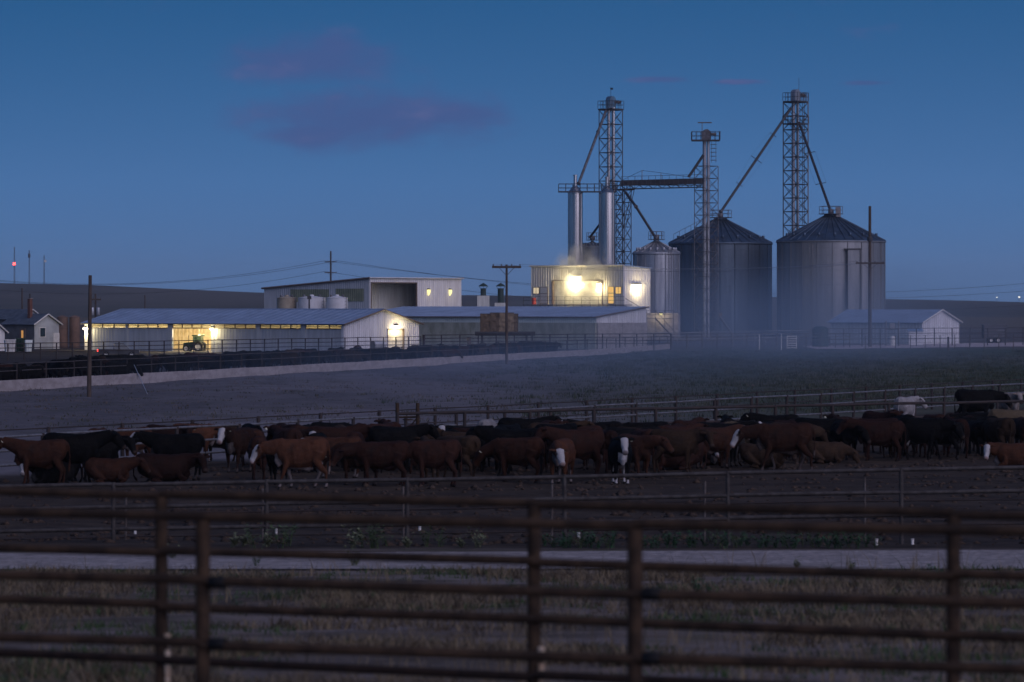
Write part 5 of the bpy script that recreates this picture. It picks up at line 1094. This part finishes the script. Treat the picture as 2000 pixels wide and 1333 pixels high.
C = [
 (80, fy(948), 184, 'stand', 'red', 'red-brown cow standing side-on at the left edge, head leaving the photo', 1.0, 0),
 (108, fy(946), 200, 'lie_l', 'baldy', 'black cow with white face lying behind the left-edge red cow', .9, 0),
 (182, fy(940), 8, 'stand_r', 'black', 'black cow standing just right of the left-edge red cow', 1.0, 0),
 (208, fy(946), 5, 'lie', 'red', 'smaller red cow lying behind the pen fence, left of its lying neighbour', .85, 0),
 (318, fy(943), 8, 'lie_r', 'darkred', 'larger dark red cow lying behind the pen fence at left', 1.05, 0),
 (268, fy(908), -112, 'stand_r', 'hereford', 'red cow with white face looking left, behind the lying cows', .95, 0),
 (322, fy(906), -20, 'stand_r', 'darkred', 'dark red cow facing right between two white-faced cows', .95, 0),
 (378, fy(905), 20, 'level', 'hereford', 'red cow with white face turned right at the back fence', 1.0, 0),
 (430, fy(900), 165, 'stand', 'brown', 'brown cow behind the big dark front-facing cow', .95, 0),
 (466, fy(925), -110, 'stand', 'darkhereford', 'big dark red cow with pale forehead standing left of the walking cow', 1.0, 1),
 (588, fy(955), 181, 'level', 'hereford', 'light red cow with white face walking left, nearest in the herd', 1.03, 0),
 (545, byk(848), -80, 'level_l', 'baldy', 'black cow with white face peering over the walking red cow', .95, 0),
 (560, byk(832), 118, 'stand', 'darkred', 'dark red cow at the back fence above the walking cow', 1.0, 0),
 (660, byk(838), 178, 'stand_l', 'hereford', 'red cow with pale back and white face in the second row', .95, 0),
 (745, fy(950), 178, 'level_l', 'darkred', 'dark red cow standing side-on right behind the walking cow', 1.0, 0),
 (700, byk(850), 174, 'low', 'darkhereford', 'dark cow with a white nose between the walking cow and the next', .9, 0),
 (770, byk(832), 5, 'stand', 'black', 'black cow with long straight back below the gate frame', 1.05, 0),
 (838, byk(846), 100, 'stand', 'brown', 'brown cow seen from behind with a round rump, centre left', .95, 0),
 (850, fy(950), 176, 'low', 'darkred', 'very dark cow at the pen fence, centre left, rump to the right', .98, 0),
 (900, byk(840), 128, 'level', 'brown', 'brown cow with pale hindquarters behind the very dark one', 1.0, 0),
 (862, byk(822), -88, 'stand', 'baldy', 'black cow with white face staring from the back row below the dark rail', .95, 0),
 (952, byk(812), 80, 'level', 'roan', 'pale grey cow seen from behind under the dark cross rail', 1.0, 0),
 (1020, byk(811), 2, 'stand', 'black', 'long black cow directly under the dark cross rail', 1.0, 0),
 (905, byk(831), 8, 'level', 'brown', 'brown back showing between the black cows, centre', .95, 0),
 (1012, fy(942), 160, 'low', 'red', 'red cow with lowered head near the pen fence in the centre', .95, 0),
 (950, fy(918), 205, 'level_l', 'darkred', 'dark red cow with its head low, left of the centre red cow', .9, 0),
 (1010, byk(836), 176, 'stand', 'black', 'big black cow standing behind the centre red cow', 1.1, 0),
 (1096, fy(945), -102, 'level_l', 'hereford', 'red cow with white face and chest facing the camera', .98, 0),
 (1130, byk(836), 205, 'stand', 'darkred', 'dark red cow behind the front-facing white-faced red cow', 1.05, 0),
 (1185, byk(832), 100, 'level', 'darkred', 'dark red cow rump beside the black white-faced cow', 1.0, 0),
 (1212, fy(944), -86, 'stand', 'bib', 'black cow with white face, bib and feet looking at the camera', 1.0, 0),
 (1240, byk(838), -60, 'stand_l', 'red', 'red cow right behind the black cow with the white bib', 1.0, 0),
 (1080, byk(821), 5, 'stand', 'brown', 'brown back in the rear row, centre right', 1.0, 0),
 (1170, byk(819), 175, 'stand', 'baldy', 'dark cow with white poll in the rear row, centre', 1.0, 0),
 (1262, byk(818), 185, 'level_l', 'baldy', 'black cow with white forehead in the rear row right of centre', .98, 0),
 (1318, byk(834), -8, 'stand_r', 'brown', 'brown cow side-on with its pale nose turned to the camera', 1.0, 0),
 (1325, fy(918), 172, 'lie_r', 'darkred', 'dark brown cow lying at the fence, back to the camera', 1.05, 0),
 (1390, fy(908), -85, 'lie', 'hereford', 'cow lying end-on with a pale nose, right of the lying dark one', .85, 0),
 (1405, byk(822), -12, 'stand', 'baldy', 'black cow with white face standing right of the brown cow', 1.08, 0),
 (1340, byk(815), 60, 'stand', 'darkred', 'dark red back in the rear row under the dark rail', 1.0, 0),
 (1420, byk(812), 90, 'stand', 'black', 'black cow seen from behind in the rear row, right of centre', 1.0, 0),
 (1532, byk(830), 176, 'level', 'darkhereford', 'large dark brown cow with white face pointing left', 1.12, 0),
 (1482, byk(818), 150, 'stand', 'tan', 'cow with pale raised head behind the large brown cow', .95, 0),
 (1488, fy(915), -10, 'lie_r', 'brown', 'brown cow lying under the large brown cow, head to the camera', .95, 0),
 (1612, fy(905), -5, 'lie_low', 'brown', 'light brown cow lying with its nose on the ground', .85, 0),
 (1520, byk(803), 170, 'stand', 'black', 'black cow under the dark rail, left of the brown rear cow', 1.0, 0),
 (1570, byk(807), 90, 'stand', 'brown', 'brown rump under the dark rail, right', .95, 0),
 (1598, byk(812), -14, 'level', 'baldy', 'black cow with white blaze facing right, beside the red rump', 1.05, 0),
 (1645, byk(806), 105, 'stand', 'darkred', 'red rump right of the cow with the white blaze', 1.0, 0),
 (1720, byk(816), 178, 'stand', 'darkred', 'dark red cow side-on in the dark group on the right', 1.0, 0),
 (1715, byk(804), -60, 'stand', 'darkred', 'dark red long back just under the rail below the white cow', 1.05, 0),
 (1742, fy(892), -75, 'low', 'brown', 'small brown cow facing the camera in the dark group on the right', .8, 0),
 (1798, byk(814), -18, 'level', 'black', 'black cow facing right with a white ear tag', 1.05, 1),
 (1836, fy(884), -60, 'low', 'darkred', 'dark red cow nosing the ground right of the tagged black cow', .85, 0),
 (1862, byk(797), -88, 'level', 'brown', 'brown cow facing the camera by the rail on the right', 1.0, 0),
 (1885, byk(800), 100, 'stand', 'darkred', 'red rump beside the front-facing brown cow on the right', .98, 0),
 (1768, byk(770), 62, 'stand_r', 'roan', 'white cow with a dark spot standing beyond the dark rail', 1.0, 0),
 (1905, byk(766), 4, 'level', 'black', 'large black cow beyond the dark rail at right', 1.12, 0),
 (1972, byk(764), -75, 'stand', 'cream', 'cream cow facing the camera beyond the rail at right', 1.0, 0),
 (1918, byk(800), 178, 'level', 'black', 'black cow below the rail between brown and tan cows', 1.05, 0),
 (1975, fy(882), 14, 'stand', 'tan', 'tan cow at the right edge with its rump to the left', 1.08, 0),
 (1998, byk(797), -90, 'stand', 'roan', 'white-faced pale cow cut by the right edge', .95, 0),
 (1985, fy(915), 181, 'lie_l', 'hereford', 'red cow with white face lying at the right edge', .95, 0),
 (140, byk(848), 3, 'stand', 'black', 'black cow with long back by the back fence at left', 1.1, 0),
 (192, 113, 80, 'level', 'red', 'red rump rising behind the left black cow', .95, 0),
 (345, byk(842), 178, 'stand', 'baldy', 'black cow with pale back line at the back fence, left', 1.0, 0),
 (648, byk(828), 4, 'stand', 'darkred', 'dark red back near the back fence left of the gate', 1.0, 0),
 (505, byk(842), 95, 'level', 'darkred', 'dark rump between the pale-forehead cow and white-faced peering cow', .95, 0),
]
for i_, c_ in enumerate(C): cow(*c_[:6], s=c_[6] * .95, etag=bool(c_[7]) or i_ % 3 == 0)
# more of the herd, standing in the gaps of the rear rows
random.seed(31); spots = [(Xp(c_[0], c_[1]), c_[1]) for c_ in C]; extra = 0; tries = 0
while extra < 60 and tries < 8000:
    tries += 1; px = random.uniform(480, 2030); d = random.uniform(111, 119) + max(0, px - 1200) / 800 * 12; x = Xp(px, d)
    if d > 131.5 + 1.9 * x or any(((x - a) / .85) ** 2 + ((d - b) / 1.8) ** 2 < 1. for a, b in spots): continue
    spots.append((x, d)); extra += 1
    k = random.choices(('darkred', 'black', 'brown', 'darkhereford', 'baldy', 'red'), (8, 5, 3, 4, 4, 2))[0]; zl = 'left of the walking cow' if px < 490 else 'left of the gate frame' if px < 780 else 'behind the centre red cow' if px < 1180 else 'behind the lying brown cows' if px < 1650 else 'in the dark group at right'
    cow(px, d, random.choice((0, 180, 95, -85, 70, 110, -110, -60, 150, 30)) + random.uniform(-15, 15), random.choice(('stand', 'level', 'stand_l', 'stand_r', 'low', 'level_l')), k, dict(black='black', darkred='dark red', brown='brown', red='red', baldy='black white-faced', darkhereford='dark red white-faced')[k] + ' cow half hidden in the rear rows ' + zl, random.uniform(.86, 1.), group='rear rows of the near herd')
# the crowd in the corral behind the feed bunk, too far off to tell apart
random.seed(21); placed = []
tries = 0
while len(placed) < 165 and tries < 12000:
    tries += 1; x = -31 + 35 * random.random() ** 1.35; y0 = 353 + 4.5 * x; y = y0 + random.uniform(1.8, 26) + (4 if x > -12 else 26) * random.random()
    if y > 396 or any((x - a) ** 2 + ((y - b) * .6) ** 2 < 1.15 for a, b in placed): continue
    placed.append((x, y))
for x, y in placed:
    k = random.choices(('black', 'darkred', 'brown', 'red'), (14, 3, 1, 0))[0]; zn = 1000 + x * F / y; zl = 'left of the bare wooden pole' if zn < 170 else 'between the bare pole and lit bay' if zn < 420 else 'in front of the grey shed doors' if zn < 670 else 'in front of the white shed gable' if zn < 830 else 'in front of the long barn'; o = cow(1000 + x * F / y, y, random.choice((0, 180, 75, 100, -80, 20, 200, 160)) + random.uniform(-25, 25), random.choice(('stand', 'low', 'level', 'stand_l', 'stand_r', 'low')), k, dict(black='black', darkred='dark red', brown='brown')[k] + ' cow in the corral crowd ' + zl, random.uniform(.92, 1.1), group='cattle crowd behind the feed bunk')
# ------------------------------------------------------------------ grass, weeds and small things
rng = np.random.default_rng(5)
def blades_mesh(name, roots, hts, wid, lean, mats, nb, spread, label, cat, fine=None):
    """many grass blades, each a bent two-piece leaf"""
    V = []; Fc = []; MI = []; n = len(roots)
    R_ = np.repeat(roots, nb, 0); H = np.repeat(hts, nb) * rng.uniform(.45, 1.1, n * nb); K = n * nb
    sp = np.repeat(spread if np.ndim(spread) else np.full(n, spread), nb)
    R_[:, :2] += rng.normal(0, 1, (K, 2)) * sp[:, None]
    a = rng.uniform(0, 2 * np.pi, K); ln = rng.uniform(.1, 1., K) * lean * H; tdir = np.stack([np.cos(a), np.sin(a)], 1)
    b = rng.uniform(0, 2 * np.pi, K); side = np.stack([np.cos(b), np.sin(b), np.zeros(K)], 1) * (wid * rng.uniform(.6, 1.3, K))[:, None]
    mid = R_.copy(); mid[:, :2] += tdir * (ln * .35)[:, None]; mid[:, 2] += H * .6
    tip = R_.copy(); tip[:, :2] += tdir * ln[:, None]; tip[:, 2] += H
    P_ = np.stack([R_ - side, R_ + side, mid + side * .7, mid - side * .7, tip], 1).reshape(-1, 3)
    me = bpy.data.meshes.new(name); i0 = np.arange(K) * 5
    loops = np.stack([i0, i0 + 1, i0 + 2, i0 + 3, i0 + 3, i0 + 2, i0 + 4], 1).ravel()
    me.vertices.add(len(P_)); me.vertices.foreach_set('co', P_.ravel().astype(np.float32)); me.loops.add(len(loops)); me.loops.foreach_set('vertex_index', loops.astype(np.int32))
    me.polygons.add(2 * K); ls = np.stack([np.arange(K) * 7, np.arange(K) * 7 + 4], 1).ravel(); me.polygons.foreach_set('loop_start', ls.astype(np.int32)); me.polygons.foreach_set('loop_total', np.tile([4, 3], K).astype(np.int32))
    for m in mats: me.materials.append(m)
    mi = np.repeat(np.repeat(rng.integers(0, len(mats), n), nb), 2); me.polygons.foreach_set('material_index', mi.astype(np.int32)); me.update(calc_edges=True)
    o = bpy.data.objects.new(name, me); COL.link(o)
    if label: tag(o, label, cat); o['kind'] = 'stuff'
    return o
GM = [pmat('straw_blade', (.22, .17, .10), (.15, .115, .07), 4., .9), pmat('grey_straw_blade', (.16, .13, .092), (.10, .082, .06), 4., .9), pmat('brown_blade', (.09, .065, .04), (.06, .044, .03), 4., .9)]
GG = [pmat('green_blade', (.050, .095, .030), (.032, .06, .022), 5., .85), pmat('dull_green_blade', (.07, .085, .04), (.045, .055, .03), 5., .85)]
def scatter(n, y0, y1, kx, thr, sc, pw=1.):
    out_ = []
    while len(out_) < n:
        y = y0 + (y1 - y0) * random.random() ** pw; x = random.uniform(-1, 1) * (y * .142 + 1.2)
        if mnoise.noise(Vector((x * sc, y * sc * .8, kx))) + random.uniform(-.35, .35) < thr: continue
        out_.append((x, y, rough(x, y) - .02))
    return np.array(out_)
random.seed(3)
r_ = scatter(5200, 27.5, 59.2, 2.2, .16, .42); blades_mesh('dry_grass', r_, rng.uniform(.05, .20, len(r_)), .007, 1.5, GM, 14, .08, 'dry straw-coloured grass on the near bank below the gravel road', 'grass')
r_ = scatter(1500, 27.5, 61., 9.1, .25, .4); blades_mesh('green_grass', r_, rng.uniform(.05, .14, len(r_)), .008, 1.1, GG, 14, .08, 'low green tufts among the dry grass of the near bank', 'grass')
r_ = scatter(420, 28., 60., 4.4, .12, .35); blades_mesh('dead_stalks', r_, rng.uniform(.28, .55, len(r_)), .005, .8, GM[:2], 5, .05, 'tall dead stalks standing above the dry bank grass', 'grass')
def clods(name, n, y0, y1, label):
    base = np.array([(1, 0, 0), (0, 1, 0), (-1, 0, 0), (0, -1, 0), (0, 0, .7), (0, 0, -.4)], float); tri = np.array([(0, 1, 4), (1, 2, 4), (2, 3, 4), (3, 0, 4), (1, 0, 5), (2, 1, 5), (3, 2, 5), (0, 3, 5)])
    pts = []
    while len(pts) < n:
        y = random.uniform(y0, y1); x = random.uniform(-1, 1) * (y * .142 + 1)
        if mnoise.noise(Vector((x * .3, y * .5, 3.))) + random.uniform(-.4, .4) < .05 or y > 133 + 1.9 * x: continue
        pts.append((x, y, rough(x, y)))
    pts = np.array(pts); s = (rng.random(n) ** 2 * .13 + .03)[:, None, None] * rng.uniform(.6, 1.3, (n, 6, 3)); P_ = (base[None] * s + pts[:, None]).reshape(-1, 3); T = (tri[None] + (np.arange(n) * 6)[:, None, None]).reshape(-1, 3)
    o = mesh_obj(name, P_, [tuple(int(v) for v in q) for q in T], M['dung'], None, True); tag(o, label, 'mud'); o['kind'] = 'stuff'
clods('mud_clods', 3600, 74.5, 128, 'hoof-churned mud and manure clods on the pen floor')
# pasture and field tufts
rr_ = []
while len(rr_) < 6500:
    y = random.uniform(150, 415); x = random.uniform(-.145, .145) * y
    if y < 148 + 1.9 * x or (x < 12 and y > 351 + 4.5 * x): continue
    g_ = (x + 5 * mnoise.noise(Vector((x * .08, y * .04, 0)))) > 2 + random.uniform(-6, 14)
    if not g_ and random.random() > .3: continue
    rr_.append((x, y, rough(x, y) - .03, g_))
rr_ = np.array(rr_); gr = rr_[rr_[:, 3] > .5][:, :3]; di = rr_[rr_[:, 3] < .5][:, :3]
GP = [pmat('dark_pasture_blade', (.045, .060, .038), (.032, .044, .028), 1., .95), pmat('olive_pasture_blade', (.070, .074, .050), (.045, .05, .034), 1., .95)]
GD = [pmat('field_stalk', (.12, .095, .08), (.08, .065, .055), 1., .95), pmat('field_weed', (.085, .085, .062), (.06, .06, .045), 1., .95)]
blades_mesh('pasture_grass', gr, rng.uniform(.10, .32, len(gr)), .022, .9, GP, 14, .28, 'dark green pasture grass before the grain bins', 'grass')
blades_mesh('field_weeds', di, rng.uniform(.06, .18, len(di)), .025, .9, GD, 9, .3, 'sparse low weeds on the bare dirt field', 'grass')
# weeds one can point at: bushy stems with leaves
WM = [pmat('weed_green', (.085, .13, .055), (.055, .085, .035), 6., .85), pmat('weed_pale', (.20, .22, .12), (.13, .145, .08), 6., .85), pmat('weed_deep', (.045, .12, .05), (.03, .075, .032), 6., .85)]
def weed_mesh(mat, h, seed):
    rs = random.Random(seed); vs = []; fs = []
    for s in range(9):
        a = rs.uniform(0, 6.28); ln = rs.uniform(.15, .5) * h; top = Vector((math.cos(a) * ln, math.sin(a) * ln, h * rs.uniform(.55, 1.))); p0 = Vector((rs.uniform(-.04, .04), rs.uniform(-.04, .04), 0))
        sd_ = Vector((-math.sin(a), math.cos(a), 0)) * .006; b = len(vs); vs += [p0 - sd_, p0 + sd_, top]; fs.append((b, b + 1, b + 2))
        for k in range(11):
            f = rs.uniform(.2, 1.); q = p0.lerp(top, f); a2 = rs.uniform(0, 6.28); d = Vector((math.cos(a2), math.sin(a2), rs.uniform(-.2, .7))) * rs.uniform(.05, .11) * (1.2 - .5 * f); w2 = Vector((-math.sin(a2), math.cos(a2), 0)) * rs.uniform(.012, .022)
            b = len(vs); vs += [q, q + d * .5 + w2, q + d, q + d * .5 - w2]; fs.append((b, b + 1, b + 2, b + 3))
    me = bpy.data.meshes.new('weed'); me.from_pydata([tuple(v) for v in vs], [], fs); me.update(); me.materials.append(mat); return me
WV = [weed_mesh(WM[k % 3], h, 40 + k) for k, h in enumerate((.42, .34, .30, .5, .26, .36))]
def weed(px, d, v, s, label, group):
    o = bpy.data.objects.new('weed', WV[v]); x = Xp(px, d); COL.link(o); o.location = (x, d, rough(x, d) - .02); o.rotation_euler = (0, 0, random.uniform(0, 6)); o.scale = (s, s, s); tag(o, label, 'weed', group); return o
random.seed(11)
for px in (455, 478, 500, 520, 548, 566, 690, 706, 722, 738, 756, 800, 836, 855, 905, 932): weed(px + random.uniform(-5, 5), random.uniform(72., 73.6), random.choice((0, 1, 3, 4)), random.uniform(1.0, 1.6), 'weed at the foot of the pen fence in the left half', 'weeds along the left pen fence')
for px in list(range(1065, 1200, 13)) + list(range(1262, 1330, 14)) + list(range(1345, 1720, 15)): weed(px + random.uniform(-5, 5), random.uniform(72., 73.4), random.choice((2, 5, 2, 0)), random.uniform(.8, 1.2), 'deep green weed on the road verge in the right half', 'green verge weeds right')
for px, d, v, s, lb in ((338, 66, 1, .9, 'pale weed growing on the gravel road behind the left fence posts'), (500, 62.3, 3, .8, 'tall thin weed at the near edge of the gravel road'), (690, 62.5, 1, 1.1, 'leafy weed overlapping the gravel road, left of centre'), (462, 44.5, 2, .6, 'dark green weed on the near bank right of the thick post'), (1000, 51, 2, .75, 'small dark weed on the near bank left of the middle post'), (1832, 52.5, 2, 1.0, 'leafy dark weed left of the right-hand post'), (1362, 50.5, 2, .8, 'dark green weed on the near bank right of centre'), (1385, 50.2, 5, .6, 'small green weed beside the dark one right of centre'), (1555, 61.5, 4, .9, 'olive weed under the gravel road on the right'), (1665, 60.5, 4, .9, 'olive weed right of the dung heap')):
    weed(px, d, v, s, lb, None)
d = 58.6; g = thing('dung_heap', 'dark clod heap on the near bank below the gravel road', 'dung', (Xp(1622, d), d, rough(Xp(1622, d), d)))
for k, (x, z, r) in enumerate(((-.11, .05, .06), (-.03, .06, .075), (.05, .05, .07), (.11, .045, .055), (.0, .03, .09), (-.14, .08, .035))):
    me = bpy.data.meshes.new('clod'); import bmesh; bm = bmesh.new(); bmesh.ops.create_icosphere(bm, subdivisions=2, radius=r)
    for v in bm.verts: v.co *= 1 + .35 * mnoise.noise(v.co * 14 + Vector((k, 0, 0))); v.co.z *= .75
    bm.to_mesh(me); bm.free(); me.materials.append(M['dung']); o = link(bpy.data.objects.new('clod', me), g); o.location = (x, random.uniform(-.05, .05), z)

# ------------------------------------------------------------------ steam, dust and the evening haze
def volume_box(name, label, cat, lo, hi, build):
    lo = Vector(lo); hi = Vector(hi); c = (lo + hi) / 2; s = (hi - lo) / 2
    vs = [(x * s.x, y * s.y, z * s.z) for x in (-1, 1) for y in (-1, 1) for z in (-1, 1)]
    m = bpy.data.materials.new(name); m.use_nodes = True; t = m.node_tree; t.nodes.clear(); o_ = N(t, 'ShaderNodeOutputMaterial'); pv = N(t, 'ShaderNodeVolumePrincipled'); t.links.new(pv.outputs[0], o_.inputs['Volume'])
    build(t, pv); o = mesh_obj(name, vs, [(0, 1, 3, 2), (4, 6, 7, 5), (0, 4, 5, 1), (2, 3, 7, 6), (0, 2, 6, 4), (1, 5, 7, 3)], m); o.location = c
    if label: tag(o, label, cat)
    o['kind'] = 'stuff'; return o
def puff(dens, scale, thr, power=1.3, vfall=0., col=(1, 1, 1), aniso=.2, zlo=-1.2):
    def b(t, pv):
        tcn = N(t, 'ShaderNodeTexCoord'); mpn = N(t, 'ShaderNodeMapping'); t.links.new(tcn.outputs['Generated'], mpn.inputs[0]); mpn.inputs['Location'].default_value = (-1, -1, -1); mpn.inputs['Scale'].default_value = (2, 2, 2)
        sp_ = N(t, 'ShaderNodeSeparateXYZ'); t.links.new(mpn.outputs[0], sp_.inputs[0]); x, y, z = sp_.outputs
        r2 = mth(t, 'ADD', mth(t, 'MULTIPLY', x, x), mth(t, 'MULTIPLY', y, y)); zz = mth(t, 'MULTIPLY', mth(t, 'ADD', z, vfall), 1 / (1 + vfall)); r2 = mth(t, 'ADD', r2, mth(t, 'MULTIPLY', zz, zz))
        f = mth(t, 'POWER', mth(t, 'SUBTRACT', 1., r2, True), power)
        nz = N(t, 'ShaderNodeTexNoise', i_Scale=scale, i_Detail=3., i_Roughness=.55); t.links.new(tcn.outputs['Object'], nz.inputs['Vector'])
        nn = maprange(t, nz.outputs[0], thr, thr + .32); dn = mth(t, 'MULTIPLY', mth(t, 'MULTIPLY', f, nn), dens); t.links.new(dn, pv.inputs['Density'])
        pv.inputs['Color'].default_value = (*col, 1); pv.inputs['Anisotropy'].default_value = aniso
    return b
def pbox(px0, px1, y0, y1, d0, d1):
    dm = (d0 + d1) / 2; return (Xp(px0, dm), d0, Zp(y1, dm)), (Xp(px1, dm), d1, Zp(y0, dm))
volume_box('steam', 'pale steam billowing around the lamps of the feed mill', 'steam', *pbox(1070, 1214, 466, 616, 518, 530), puff(1.3, .50, .42, 1.5))
volume_box('dust', 'blue dust drifting at the foot of the big bins', 'dust', *pbox(860, 2080, 480, 840, 230, 530), puff(.0085, .024, .30, 1.7, 0., (.62, .80, 1.)))
volume_box('mist', 'thin blue mist lying low over the dirt field', 'mist', *((-34, 165, -2.6), (30, 395, 2.4)), puff(.0050, .03, .26, 1.2, 0., (.60, .78, 1.)))
def even(t, pv): pv.inputs['Density'].default_value = .00009; pv.inputs['Color'].default_value = (.9, .93, 1., 1); pv.inputs['Anisotropy'].default_value = .1
hz = volume_box('haze', None, None, (-2600, -60, -4), (2600, 5200, 60), even)
